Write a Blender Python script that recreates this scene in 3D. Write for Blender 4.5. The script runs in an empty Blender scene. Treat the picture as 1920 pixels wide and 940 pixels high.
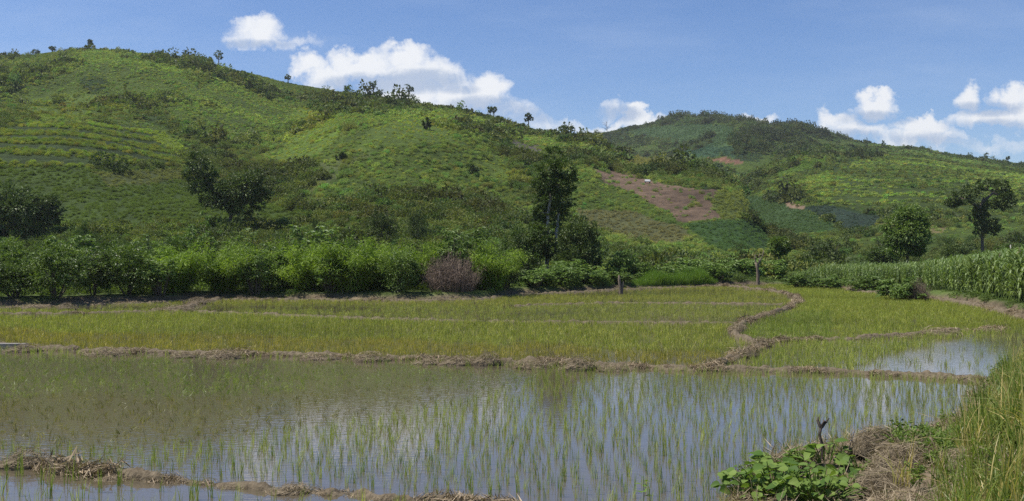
import bpy, math, random
import numpy as np
from mathutils import Vector
R = math.radians
rng = np.random.default_rng(7)
random.seed(7)
SC = bpy.context.scene
COL = SC.collection
F = 1867.0; HY = 465.0; CAMZ = 3.0       # focal length in photo pixels, horizon row, eye height

# ------------------------------------------------------------------ camera, world, sun, exposure
cam = bpy.data.objects.new('camera', bpy.data.cameras.new('camera'))
COL.objects.link(cam)
cam.location = (0, 0, CAMZ); cam.rotation_euler = (R(90), 0, 0)
cam.data.lens = 35.0; cam.data.sensor_width = 36.0
cam.data.shift_y = -(470 - HY) / 1920.0
cam.data.clip_start = 0.1; cam.data.clip_end = 40000
SC.camera = cam
SUN_DIR = Vector((-0.50, 0.0, 0.86)).normalized()
sun_el = math.asin(SUN_DIR.z); sun_az = math.atan2(SUN_DIR.x, SUN_DIR.y)
ld = bpy.data.lights.new('sun', 'SUN'); ld.energy = 5.0; ld.angle = R(0.6); ld.color = (1.0, 0.955, 0.88)
sun = bpy.data.objects.new('sun', ld); COL.objects.link(sun)
sun.rotation_euler = SUN_DIR.to_track_quat('Z', 'Y').to_euler()
SC.view_settings.view_transform = 'Standard'; SC.view_settings.look = 'None'
SC.view_settings.exposure = 0.30; SC.view_settings.gamma = 1.0
SC.view_settings.use_curve_mapping = False
SC.cycles.use_denoising = False
SC.cycles.max_bounces = 6; SC.cycles.diffuse_bounces = 3; SC.cycles.glossy_bounces = 3
SC.cycles.transmission_bounces = 3; SC.cycles.transparent_max_bounces = 4; SC.cycles.volume_bounces = 1
SC.cycles.caustics_reflective = False; SC.cycles.caustics_refractive = False

def N(nt, typ, **kw):
    n = nt.nodes.new(typ)
    for k, v in kw.items():
        if k.startswith('i_'):
            key = k[2:]
            n.inputs[int(key) if key.isdigit() else key.replace('_', ' ')].default_value = v
        else: setattr(n, k, v)
    return n

def make_world():
    w = bpy.data.worlds.new('World'); SC.world = w; w.use_nodes = True
    nt = w.node_tree; nt.nodes.clear(); L = nt.links.new
    out = N(nt, 'ShaderNodeOutputWorld'); bg = N(nt, 'ShaderNodeBackground'); L(bg.outputs[0], out.inputs[0])
    sky = N(nt, 'ShaderNodeTexSky', sky_type='NISHITA', sun_disc=False, sun_elevation=sun_el,
            sun_rotation=sun_az, altitude=600, air_density=1.0, dust_density=0.5, ozone_density=2.2)
    tc = N(nt, 'ShaderNodeTexCoord')
    # direction in tangent units in front of the valley: u = x/y, v = z/y
    sep = N(nt, 'ShaderNodeSeparateXYZ'); L(tc.outputs['Generated'], sep.inputs[0])
    ab = N(nt, 'ShaderNodeMath', operation='MAXIMUM'); L(sep.outputs[1], ab.inputs[0]); ab.inputs[1].default_value = 0.05
    u = N(nt, 'ShaderNodeMath', operation='DIVIDE'); L(sep.outputs[0], u.inputs[0]); L(ab.outputs[0], u.inputs[1])
    v = N(nt, 'ShaderNodeMath', operation='DIVIDE'); L(sep.outputs[2], v.inputs[0]); L(ab.outputs[0], v.inputs[1])
    uv = N(nt, 'ShaderNodeCombineXYZ'); L(u.outputs[0], uv.inputs[0]); L(v.outputs[0], uv.inputs[1])
    # billowing: warp the coordinate with two scales of noise
    def warped(scale, amt, off, src, det=5.0):
        n = N(nt, 'ShaderNodeTexNoise'); n.inputs['Scale'].default_value = scale; n.inputs['Detail'].default_value = det
        n.inputs['Roughness'].default_value = 0.62
        L(src, n.inputs['Vector'])
        s = N(nt, 'ShaderNodeVectorMath', operation='SUBTRACT'); L(n.outputs['Color'], s.inputs[0]); s.inputs[1].default_value = (.5, .5, .5)
        m = N(nt, 'ShaderNodeVectorMath', operation='MULTIPLY_ADD'); L(s.outputs[0], m.inputs[0]); m.inputs[1].default_value = (amt, amt, 0)
        L(src, m.inputs[2])
        z = N(nt, 'ShaderNodeVectorMath', operation='MULTIPLY'); L(m.outputs[0], z.inputs[0]); z.inputs[1].default_value = (1, 1, 0)
        return z.outputs[0]
    w1 = warped(30, 0.052, 0, uv.outputs[0])
    # clear sky, hue corrected, with a thin high veil
    hs = N(nt, 'ShaderNodeHueSaturation'); L(sky.outputs[0], hs.inputs['Color']); hs.inputs['Saturation'].default_value = SKY_SAT
    gm = N(nt, 'ShaderNodeMix', data_type='RGBA', blend_type='MULTIPLY'); gm.inputs[0].default_value = 1.0
    L(hs.outputs[0], gm.inputs[6]); gm.inputs[7].default_value = SKY_MUL
    nv = N(nt, 'ShaderNodeTexNoise'); nv.inputs['Scale'].default_value = 3.0; nv.inputs['Detail'].default_value = 4; nv.inputs['Roughness'].default_value = .6
    st = N(nt, 'ShaderNodeVectorMath', operation='MULTIPLY'); L(uv.outputs[0], st.inputs[0]); st.inputs[1].default_value = (1, 4.5, 0); L(st.outputs[0], nv.inputs['Vector'])
    vr = N(nt, 'ShaderNodeMapRange', interpolation_type='SMOOTHSTEP'); L(nv.outputs['Fac'], vr.inputs[0]); vr.inputs[1].default_value = .4; vr.inputs[2].default_value = .85; vr.inputs[4].default_value = .25
    mv = N(nt, 'ShaderNodeMix', data_type='RGBA'); L(vr.outputs[0], mv.inputs[0]); L(gm.outputs[2], mv.inputs[6]); mv.inputs[7].default_value = (5.0, 6.0, 7.8, 1)
    # cloud puffs: centre x, y, half-width, half-height (photo pixels), opacity; and their shaded bases
    PL = [(487, 60, 50, 30, 1.0), (525, 80, 55, 13, .45), (455, 70, 30, 16, .7), (590, 76, 24, 10, .22),
         (576, 122, 38, 28, 1.2), (612, 150, 50, 30, 1.1), (672, 122, 60, 30, 1.15), (755, 108, 50, 24, 1.2), (770, 140, 110, 34, 1.05),
         (850, 152, 50, 22, .7), (908, 172, 56, 32, 1.3), (850, 182, 56, 30, 1.2), (760, 178, 90, 30, 1.1), (965, 208, 50, 24, .6),
         (1020, 232, 70, 18, .5)]
    BL = [(790, 152, 80, 20, 1.0), (690, 158, 80, 18, .9), (905, 198, 60, 16, .9), (480, 84, 60, 8, .6), (860, 168, 30, 8, .5), (980, 215, 60, 14, .5)]
    PR = [(1198, 215, 22, 26, 1.25), (1155, 205, 44, 18, .5), (1212, 236, 60, 18, .95), (1145, 240, 70, 14, .7), (1080, 240, 90, 12, .45),
         (1565, 225, 36, 24, 1.0), (1642, 200, 52, 24, 1.25), (1605, 246, 66, 20, .85), (1425, 224, 40, 9, .7),
         (1735, 236, 56, 22, 1.15), (1725, 258, 80, 16, .9), (1818, 184, 32, 24, 1.05), (1860, 222, 90, 20, 1.0), (1905, 182, 40, 30, 1.25),
         (1940, 215, 70, 36, 1.0), (1820, 275, 120, 12, .35)]
    BR = [(1160, 212, 40, 14, .8), (1650, 222, 60, 12, .8), (1850, 205, 60, 12, .8), (1740, 262, 70, 12, .6), (1880, 238, 90, 12, .7), (1600, 256, 60, 12, .6)]
    def field(src, P, k=.25):
        acc = None
        for cx, cy, rx, ry, a in P:
            rx, ry = rx * .87, ry * .86
            x0, y0, sx, sy = (cx - 960) / F, (HY - cy) / F, F / rx, F / ry
            m = N(nt, 'ShaderNodeVectorMath', operation='MULTIPLY_ADD'); L(src, m.inputs[0])
            m.inputs[1].default_value = (sx * .8, sy * .8, 0); m.inputs[2].default_value = (-x0 * sx * .8, -y0 * sy * .8, 0)
            l = N(nt, 'ShaderNodeVectorMath', operation='DOT_PRODUCT'); L(m.outputs[0], l.inputs[0]); L(m.outputs[0], l.inputs[1])
            q = N(nt, 'ShaderNodeMath', operation='MULTIPLY_ADD'); L(l.outputs['Value'], q.inputs[0]); q.inputs[1].default_value = -a; q.inputs[2].default_value = a
            if acc is None: acc = q
            else:
                mx = N(nt, 'ShaderNodeMath', operation='SMOOTH_MAX'); L(acc.outputs[0], mx.inputs[0]); L(q.outputs[0], mx.inputs[1]); mx.inputs[2].default_value = k; acc = mx
        return acc.outputs[0]
    def cloudy(P, B):
        d0 = field(w1, P)
        nb = N(nt, 'ShaderNodeTexNoise'); nb.inputs['Scale'].default_value = 38; nb.inputs['Detail'].default_value = 7; nb.inputs['Roughness'].default_value = .66
        L(w1, nb.inputs['Vector'])
        e = N(nt, 'ShaderNodeMath', operation='MULTIPLY_ADD'); L(nb.outputs['Fac'], e.inputs[0]); e.inputs[1].default_value = 1.1; L(d0, e.inputs[2])
        al = N(nt, 'ShaderNodeMapRange', interpolation_type='SMOOTHSTEP'); L(e.outputs[0], al.inputs[0])
        al.inputs[1].default_value = .42; al.inputs[2].default_value = 1.5
        al2 = N(nt, 'ShaderNodeMath', operation='POWER'); L(al.outputs[0], al2.inputs[0]); al2.inputs[1].default_value = .8
        base = field(uv.outputs[0], B, .4)
        e2 = N(nt, 'ShaderNodeMath', operation='MULTIPLY_ADD'); L(nb.outputs['Fac'], e2.inputs[0]); e2.inputs[1].default_value = -2.4; L(base, e2.inputs[2])
        sh = N(nt, 'ShaderNodeMapRange', interpolation_type='SMOOTHSTEP'); L(e2.outputs[0], sh.inputs[0])
        sh.inputs[1].default_value = -1.9; sh.inputs[2].default_value = -.55
        cc = N(nt, 'ShaderNodeMix', data_type='RGBA'); L(sh.outputs[0], cc.inputs[0])
        cc.inputs[6].default_value = (7.9, 8.1, 8.5, 1); cc.inputs[7].default_value = (4.2, 5.0, 6.5, 1)
        ms = N(nt, 'ShaderNodeMix', data_type='RGBA'); L(al2.outputs[0], ms.inputs[0]); L(mv.outputs[2], ms.inputs[6]); L(cc.outputs[2], ms.inputs[7])
        b = N(nt, 'ShaderNodeBackground'); L(ms.outputs[2], b.inputs[0]); b.inputs[1].default_value = SKY_STR; return b
    bl = cloudy(PL, BL); br = cloudy(PR, BR)
    L(mv.outputs[2], bg.inputs[0]); bg.inputs[1].default_value = SKY_STR
    side = N(nt, 'ShaderNodeMath', operation='GREATER_THAN'); L(u.outputs[0], side.inputs[0]); side.inputs[1].default_value = (1065 - 960) / F
    m1 = N(nt, 'ShaderNodeMixShader'); L(side.outputs[0], m1.inputs[0]); L(bl.outputs[0], m1.inputs[1]); L(br.outputs[0], m1.inputs[2])
    cmpv = N(nt, 'ShaderNodeMath', operation='COMPARE'); L(v.outputs[0], cmpv.inputs[0]); cmpv.inputs[1].default_value = .16; cmpv.inputs[2].default_value = .115
    fr = N(nt, 'ShaderNodeMath', operation='GREATER_THAN'); L(sep.outputs[1], fr.inputs[0]); fr.inputs[1].default_value = .3
    both = N(nt, 'ShaderNodeMath', operation='MULTIPLY'); L(cmpv.outputs[0], both.inputs[0]); L(fr.outputs[0], both.inputs[1])
    m2 = N(nt, 'ShaderNodeMixShader'); L(both.outputs[0], m2.inputs[0]); L(bg.outputs[0], m2.inputs[1]); L(m1.outputs[0], m2.inputs[2])
    L(m2.outputs[0], out.inputs[0])
SKY_STR = 0.092; SKY_SAT = 1.12; SKY_MUL = (.86, .92, 1.12, 1)
make_world()

# ------------------------------------------------------------------ small helpers
def tag(o, label=None, cat=None, group=None, kind=None):
    if label: o['label'] = label
    if cat: o['category'] = cat
    if group: o['group'] = group
    if kind: o['kind'] = kind
    return o

def mesh(name, V, Fc, mat=None, attrs=None, smooth=False):
    """V (n,3); Fc list of int arrays (k,3) or (k,4)"""
    V = np.asarray(V, dtype=np.float32)
    if not isinstance(Fc, (list, tuple)): Fc = [Fc]
    Fc = [np.asarray(f, dtype=np.int32) for f in Fc if len(f)]
    m = bpy.data.meshes.new(name)
    m.vertices.add(len(V)); m.vertices.foreach_set('co', V.ravel())
    nl = sum(f.size for f in Fc); nf = sum(len(f) for f in Fc)
    if nf:
        m.loops.add(nl); m.polygons.add(nf)
        m.loops.foreach_set('vertex_index', np.concatenate([f.ravel() for f in Fc]))
        tot = np.concatenate([np.full(len(f), f.shape[1], dtype=np.int32) for f in Fc])
        m.polygons.foreach_set('loop_start', np.concatenate([[0], np.cumsum(tot)[:-1]]).astype(np.int32))
        m.polygons.foreach_set('use_smooth', np.full(nf, smooth))
    if mat: m.materials.append(mat)
    for k, a in (attrs or {}).items():
        a = np.asarray(a, dtype=np.float32)
        if a.ndim == 1:
            at_ = m.attributes.new(k, 'FLOAT', 'POINT'); at_.data.foreach_set('value', a)
        else:
            at_ = m.attributes.new(k, 'FLOAT_COLOR', 'POINT')
            at_.data.foreach_set('color', np.concatenate([a, np.ones((len(a), 1), np.float32)], 1).ravel())
    m.update(calc_edges=True)
    return m

def obj(name, me, parent=None, loc=(0, 0, 0), rz=0, sc=(1, 1, 1)):
    o = bpy.data.objects.new(name, me); COL.objects.link(o)
    o.location = loc; o.rotation_euler = (0, 0, rz); o.scale = sc
    if parent: o.parent = parent
    return o

class MB:
    """collects geometry of ONE part"""
    def __init__(s): s.V = []; s.Q = []; s.T = []; s.a = []; s.n = 0
    def add(s, V, Q=None, T=None, a=0.5):
        V = np.asarray(V, float).reshape(-1, 3)
        s.V.append(V)
        if Q is not None and len(Q): s.Q.append(np.asarray(Q, int) + s.n)
        if T is not None and len(T): s.T.append(np.asarray(T, int) + s.n)
        s.a.append(np.broadcast_to(np.asarray(a, float), (len(V),)).copy()); s.n += len(V)
    def build(s, name, mat, smooth=False):
        return mesh(name, np.concatenate(s.V), [np.concatenate(x) for x in (s.Q, s.T) if x], mat, {'v': np.concatenate(s.a)}, smooth)

def tube(mb, pts, rad, k=6, a=.5, rough=0.0):
    pts = np.asarray(pts, float); n = len(pts); rad = np.broadcast_to(np.asarray(rad, float), (n,))
    t = np.gradient(pts, axis=0); t /= np.linalg.norm(t, axis=1)[:, None] + 1e-9
    ref = np.array([.31, .92, .1]); s1 = np.cross(t, ref); s1 /= np.linalg.norm(s1, axis=1)[:, None] + 1e-9; s2 = np.cross(t, s1)
    th = np.linspace(0, 2 * np.pi, k, endpoint=False)
    rr = rad[:, None, None] * (1 + rough * rng.normal(size=(n, k, 1)))
    V = pts[:, None] + rr * (np.cos(th)[None, :, None] * s1[:, None] + np.sin(th)[None, :, None] * s2[:, None])
    i = np.arange(n - 1)[:, None] * k; j = np.arange(k)[None]; j2 = (j + 1) % k
    Q = np.stack([i + j, i + j2, i + k + j2, i + k + j], -1).reshape(-1, 4)
    V = V.reshape(-1, 3)
    V = np.concatenate([V, pts[-1:]]); top = (n - 1) * k
    T = np.stack([top + np.arange(k), top + (np.arange(k) + 1) % k, np.full(k, n * k)], -1)
    mb.add(V, Q, T, a)

def unit(v): return v / (np.linalg.norm(v, axis=-1, keepdims=True) + 1e-9)

def leaves(mb, P, D, L, W, fold=.25, a=.5):
    """kite leaves folded on the midrib"""
    P = np.asarray(P, float); n = len(P); D = unit(np.asarray(D, float))
    L = np.broadcast_to(np.asarray(L, float), (n,))[:, None]; W = np.broadcast_to(np.asarray(W, float), (n,))[:, None]
    r = unit(rng.normal(size=(n, 3)) + np.array([0, 0, 1.2])); S = unit(np.cross(D, r)); U = np.cross(S, D)
    f = W * fold
    V = np.stack([P, P + .45 * L * D + W / 2 * S + f * U, P + L * D, P + .45 * L * D - W / 2 * S + f * U], 1).reshape(-1, 3)
    Q = np.arange(4 * n).reshape(n, 4)
    mb.add(V, Q, a=np.repeat(np.broadcast_to(np.asarray(a, float), (n,)), 4))

def blades(mb, B, H, lean, W, seg=4, a=.5, droop=1.0):
    """upright grass blades: B base (n,3), H length, lean horizontal vec (n,2), W width; tip falls over"""
    n = len(B); H = np.broadcast_to(np.asarray(H, float), (n,)); W = np.broadcast_to(np.asarray(W, float), (n,))
    t = np.linspace(0, 1, seg + 1)
    ln = np.linalg.norm(lean, axis=1)
    px = B[:, None, :2] + lean[:, None, :] * (H[:, None] * t[None] ** 1.8)[..., None]
    z = B[:, None, 2] + H[:, None] * (t[None] - droop * (ln[:, None]) * .55 * t[None] ** 3)
    C = np.concatenate([px, z[..., None]], -1)
    az = rng.uniform(0, np.pi, n); S = np.stack([np.cos(az), np.sin(az), np.zeros(n)], -1)[:, None]
    w = (W[:, None] * (1 - t[None] ** 1.6) * .5 + .0006)[..., None]
    A = C - S * w; Bq = C + S * w
    V = np.stack([A, Bq], 2).reshape(n, -1, 3)
    k = (seg + 1) * 2
    base = np.arange(n)[:, None] * k; s = np.arange(seg)[None] * 2
    Q = np.stack([base + s, base + s + 1, base + s + 3, base + s + 2], -1).reshape(-1, 4)
    mb.add(V.reshape(-1, 3), Q, a=np.repeat(np.broadcast_to(np.asarray(a, float), (n,)), k))

# value noise
_H = rng.random((257, 257))
def vnoise(x, y):
    xi = np.floor(x).astype(int); yi = np.floor(y).astype(int); fx = x - xi; fy = y - yi
    fx = fx * fx * (3 - 2 * fx); fy = fy * fy * (3 - 2 * fy); xi %= 256; yi %= 256
    a = _H[xi, yi]; b = _H[xi + 1, yi]; c = _H[xi, yi + 1]; d = _H[xi + 1, yi + 1]
    return (a + (b - a) * fx) * (1 - fy) + (c + (d - c) * fx) * fy
def fbm(x, y, o=4, g=.5):
    s = 0; A = 1; T = 0
    for i in range(o):
        s = s + A * vnoise(x * 2 ** i + 17.3 * i, y * 2 ** i + 5.1 * i); T += A; A *= g
    return s / T * 2 - 1
def sstep(a, b, x):
    t = np.clip((x - a) / (b - a), 0, 1); return t * t * (3 - 2 * t)
def inpoly(px, py, poly):
    poly = np.asarray(poly, float); r = np.zeros(np.shape(px), bool); n = len(poly)
    for i in range(n):
        x1, y1 = poly[i]; x2, y2 = poly[(i + 1) % n]
        if y1 == y2: continue
        c = ((y1 > py) != (y2 > py)) & (px < (x2 - x1) * (py - y1) / (y2 - y1) + x1); r ^= c
    return r
def dpoly(X, Y, pts):
    """distance to polyline"""
    d = np.full(np.shape(X), 1e9)
    for (x1, y1), (x2, y2) in zip(pts[:-1], pts[1:]):
        dx, dy = x2 - x1, y2 - y1; t = np.clip(((X - x1) * dx + (Y - y1) * dy) / (dx * dx + dy * dy + 1e-9), 0, 1)
        d = np.minimum(d, np.hypot(X - x1 - t * dx, Y - y1 - t * dy))
    return d
def flat(px, py, z=0.0):
    """photo pixel -> world point on a level at height z"""
    Y = (CAMZ - z) * F / (py - HY); return ((px - 960) / F * Y, Y)

# ------------------------------------------------------------------ terrain
_sx = np.arange(-1600, 4200, 5.0)
def curve(pts, blur=4):
    x, y = zip(*pts); v = np.interp(_sx, x, y); k = np.hanning(2 * blur + 1); k /= k.sum()
    return np.convolve(np.pad(v, blur, mode='edge'), k, 'valid')
R1P = curve([(-1600, 260), (-900, 190), (-400, 130), (-60, 103), (0, 101), (60, 98), (110, 90), (170, 86), (230, 88), (300, 99), (400, 118), (470, 132), (540, 150), (620, 163), (700, 178), (780, 188), (850, 197), (920, 216), (990, 236), (1050, 244), (1100, 249), (1160, 280), (1250, 300), (1330, 312), (1390, 350), (1420, 395), (1460, 440), (1520, 462), (1700, 470), (4200, 470)])
R1Y = curve([(-1600, 420), (0, 470), (400, 480), (800, 440), (1100, 400), (1250, 330), (1400, 250), (1520, 190), (4200, 180)], 16)
F1Y = curve([(-1600, 110), (0, 100), (400, 98), (900, 92), (1200, 100), (1450, 120), (4200, 140)], 16)
R2P = curve([(-1600, 300), (600, 280), (900, 256), (1050, 248), (1130, 243), (1200, 229), (1280, 214), (1330, 216), (1400, 223), (1450, 233), (1500, 231), (1560, 249), (1620, 262), (1700, 270), (1740, 275), (1800, 288), (1860, 296), (1920, 303), (2100, 330), (2500, 370), (4200, 440)])
R2Y = curve([(-1600, 900), (900, 950), (1300, 930), (1600, 820), (1920, 640), (2400, 560), (4200, 500)], 20)
F2Y = curve([(-1600, 500), (900, 480), (1300, 330), (1420, 230), (1500, 185), (1700, 160), (1950, 150), (4200, 140)], 16)

def farz(X, Y, feats=True):
    Ys = np.maximum(Y, 1.0); px = np.clip(960 + F * X / Ys, -1600, 4190)
    def ridge(rp, ry, fy, drop, conv):
        yr = np.interp(px, _sx, ry); yf = np.interp(px, _sx, fy); zr = CAMZ + (HY - 6 - np.interp(px, _sx, rp)) / F * yr
        t = (Ys - yf) / (yr - yf); tc = np.clip(t, 0, 1)
        z = (zr - .5) * (tc + conv * np.sin(np.pi * tc) - .03 * np.sin(2 * np.pi * tc))
        over = np.maximum(Ys - yr, 0); z = z - drop * over * over / (over + 30)
        return np.where(t > 0, z, 0), t, zr, yr
    z1, t1, zr1, yr1 = ridge(R1P, R1Y, F1Y, .45, .03); z2, t2, zr2, yr2 = ridge(R2P, R2Y, F2Y, .4, -.02)
    z1 = np.maximum(z1, 0); z2 = np.maximum(z2, 0)
    w1 = sstep(0, .25, t1) * sstep(1.02, .82, t1); w2 = sstep(0, .25, t2) * sstep(1.02, .85, t2)
    z1 = z1 + w1 * (5.0 * fbm(X / 95, Y / 95, 4, .5) * np.clip(z1 / 40, 0, 1))
    z2 = z2 + w2 * (11.0 * fbm(X / 150 + 9, Y / 150, 4, .5) * np.clip(z2 / 60, 0, 1))
    if feats:
        for pts, amp, wd, which in FEATS:
            d = dpoly(X, Y, pts); g = amp * np.exp(-(d / wd) ** 2)
            if which == 1: z1 = z1 + g * w1
            else: z2 = z2 + g * w2
    def under(z, t, zr, yr):      # shoulders stay below the crest
        lim = zr * Ys / yr - .02 * (yr - Ys) * (t < 1); k = 2.5
        return np.where(t < 1, np.where(z > lim - k, lim - k + k * np.tanh(np.maximum(z - lim + k, 0) / k), z), z)
    z1 = under(z1, t1, zr1, yr1); z2 = under(z2, t2, zr2, yr2)
    h = np.maximum(z1, z2) + .25 * np.clip(1 - np.abs(z1 - z2) / 6, 0, 1)
    return .4 + h + .25 * fbm(X / 9, Y / 9, 3) * np.clip(h / 4, 0, 1)
FEATS = []
_YS = np.concatenate([np.arange(66, 300, .5), np.arange(300, 1200, 1.0)])
def at(px, py, feats=True):
    """photo pixel -> first hit on the far terrain"""
    X = (px - 960) / F * _YS; zr = CAMZ + (HY - py) / F * _YS; h = farz(X, _YS, feats)
    k = np.argmax(h >= zr) if (h >= zr).any() else int(np.argmin(np.where(_YS > 90, zr - h, 1e9)))
    return X[k], _YS[k], h[k]
def feat(pp, amp, wd, which): 
    FEATS_RAW.append(([at(a, b, False)[:2] for a, b in pp], amp, wd, which))
FEATS_RAW = []
feat([(90, 150), (200, 190), (300, 240), (370, 300), (440, 350)], -9, 24, 1)       # gully
feat([(560, 160), (500, 250), (470, 330)], -7, 22, 1)
feat([(820, 215), (700, 262), (600, 300), (530, 350)], 8, 26, 1)                    # shoulder
feat([(880, 330), (1000, 360), (1090, 400)], -4, 20, 1)
feat([(150, 200), (180, 260), (160, 300)], 7, 34, 1)
feat([(1180, 300), (1300, 345), (1400, 395)], 2, 20, 1)
feat([(1700, 280), (1560, 305), (1440, 350)], 9, 30, 2)
feat([(1560, 262), (1450, 300), (1390, 345)], -12, 34, 2)
feat([(1290, 225), (1330, 260), (1350, 290)], 9, 40, 2)
feat([(1250, 250), (1280, 285)], -10, 40, 2)
feat([(1900, 320), (1700, 360), (1560, 390)], 6, 45, 2)
FEATS = FEATS_RAW

# region painting: polygon (photo pixels on the slopes), base colour, shrub density, tint of its shrubs, row spacing
G_MID = (.075, .115, .018); G_LIME = (.135, .20, .028); G_DARK = (.035, .065, .018)
REG = [
 ('terraces', [(-200, 250), (0, 240), (60, 232), (190, 232), (290, 240), (345, 290), (350, 312), (-200, 316)], (.055, .085, .022), .45, 'g', 2.0),
 ('lower', [(-300, 318), (350, 314), (360, 345), (560, 400), (620, 425), (0, 425), (-300, 430)], (.070, .112, .018), .85, 'f', 0),
 ('lowerbrown', [(170, 325), (345, 318), (350, 340), (200, 352)], (.105, .13, .035), .85, 'f', 0),
 ('lime1', [(550, 205), (620, 205), (640, 250), (580, 300), (520, 350), (500, 355), (520, 300), (545, 250)], (.13, .20, .03), .45, 'l', 0),
 ('lime2', [(290, 248), (310, 250), (358, 285), (345, 295), (300, 270)], (.17, .24, .03), .85, 'f', 0),
 ('lime3', [(40, 180), (150, 172), (250, 205), (230, 222), (60, 222)], (.12, .18, .03), .5, 'l', 0),
 ('lime4', [(700, 240), (830, 205), (860, 230), (850, 262), (760, 270), (650, 290)], (.125, .185, .03), .35, 'l', 0),
 ('pale', [(520, 360), (620, 300), (700, 285), (640, 330), (560, 375)], (.12, .15, .05), .3, 'g', 0),
 ('lime5', [(900, 300), (990, 325), (1010, 350), (960, 345), (900, 330)], (.13, .19, .03), .5, 'l', 0),
 ('burnt', [(905, 252), (960, 258), (1015, 270), (1022, 300), (985, 302), (950, 282), (912, 268)], (.095, .085, .065), .28, 'g', 0),
 ('palegrass', [(1080, 395), (1190, 400), (1290, 430), (1280, 460), (1180, 455), (1100, 430)], (.13, .14, .055), .85, 'f', 0),
 ('olive', [(1165, 290), (1280, 300), (1340, 320), (1360, 352), (1290, 352), (1180, 318)], (.14, .155, .045), .85, 'f', 0),
 ('brown', [(1112, 312), (1175, 316), (1225, 342), (1290, 352), (1352, 352), (1332, 370), (1340, 395), (1358, 410), (1280, 418), (1245, 390), (1190, 362), (1140, 348)], (.125, .086, .056), .12, 'g', 0),
 ('limefield', [(1338, 358), (1392, 362), (1420, 408), (1356, 412), (1335, 385)], (.12, .155, .035), .85, 'f', 0),
 ('bluegreen', [(1283, 420), (1405, 412), (1452, 446), (1440, 468), (1345, 472)], (.055, .108, .028), .85, 'f', 0),
 ('midfield', [(1395, 364), (1480, 382), (1530, 405), (1590, 436), (1455, 446), (1410, 410)], (.06, .11, .035), .85, 'f', 0),
 ('bluedark', [(1500, 388), (1560, 388), (1665, 405), (1625, 432), (1590, 432), (1530, 405)], (.040, .068, .042), .85, 'f', 0),
 ('pinksoil', [(1462, 377), (1505, 385), (1506, 394), (1478, 388)], (.18, .125, .085), .15, 'g', 0),
 ('orange', [(1622, 432), (1665, 416), (1780, 418), (1770, 436), (1640, 440)], (.13, .11, .045), .6, 'g', 0),
 ('redsoil', [(1325, 297), (1390, 298), (1392, 305), (1340, 304)], (.18, .095, .06), .1, 'g', 0),
 ('redsoil2', [(1290, 312), (1330, 318), (1322, 326), (1292, 322)], (.14, .10, .05), .2, 'g', 0),
 ('slopefield', [(1420, 335), (1560, 310), (1700, 280), (1920, 320), (1920, 420), (1660, 402), (1500, 378), (1400, 362)], (.070, .105, .020), .75, 'r', 0),
 ('topfield', [(1150, 250), (1280, 228), (1380, 238), (1370, 262), (1350, 292), (1270, 285), (1250, 262)], (.065, .115, .035), .85, 'f', 0),
 ('blueslope', [(1270, 285), (1310, 272), (1385, 275), (1385, 295), (1290, 297)], (.045, .095, .04), .85, 'f', 0),
 ('limestrip', [(1450, 330), (1520, 300), (1600, 290), (1560, 302), (1470, 336)], (.10, .17, .03), .85, 'f', 0),
 ('woodtop', [(1230, 214), (1330, 212), (1500, 226), (1570, 245), (1620, 262), (1560, 262), (1440, 248), (1330, 232), (1240, 236)], G_DARK, 1.3, 'd', 0),
 ('wood2', [(1262, 272), (1300, 262), (1338, 255), (1334, 268), (1300, 282), (1265, 284)], G_DARK, 1.5, 'd', 0),
 ('wood3', [(1370, 262), (1400, 240), (1470, 252), (1440, 280), (1420, 302), (1380, 298)], G_DARK, 1.4, 'd', 0),
 ('band', [(1400, 352), (1480, 335), (1540, 308), (1640, 286), (1650, 292), (1560, 318), (1500, 340), (1420, 360)], G_DARK, 1.2, 'd', 0),
 ('copse', [(1218, 325), (1310, 318), (1352, 340), (1350, 352), (1290, 352), (1240, 342)], G_DARK, 1.2, 'd', 0),
 ('edgewood', [(1455, 372), (1520, 376), (1600, 390), (1665, 404), (1640, 402), (1560, 388), (1470, 378)], G_DARK, 1.2, 'd', 0),
 ('ridgewood', [(-200, 105), (40, 100), (130, 95), (140, 108), (90, 122), (0, 135), (-200, 150)], G_DARK, 1.1, 'd', 0),
 ('wood4', [(345, 118), (385, 112), (400, 150), (375, 165), (345, 140)], G_DARK, 1.3, 'd', 0),
 ('wood5', [(250, 215), (310, 190), (330, 230), (420, 250), (480, 260), (500, 310), (450, 330), (380, 290), (320, 245)], (.05, .085, .02), 1.2, 'd', 0),
 ('wood6', [(150, 145), (200, 150), (210, 180), (160, 175)], G_DARK, 1.1, 'd', 0),
]
def topx(X, Y, Z): return 960 + F * X / Y, HY - (Z - CAMZ) * F / Y
def regions(X, Y, Z):
    px, py = topx(X, Y, Z)
    jx = px + 10 * fbm(X / 7, Y / 7, 3) ; jy = py + 5.0 * fbm(X / 7 + 40, Y / 7, 2)
    idx = np.full(X.shape, -1)
    for i, r in enumerate(REG): idx[inpoly(jx, jy, r[1])] = i
    return idx, px, py

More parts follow.
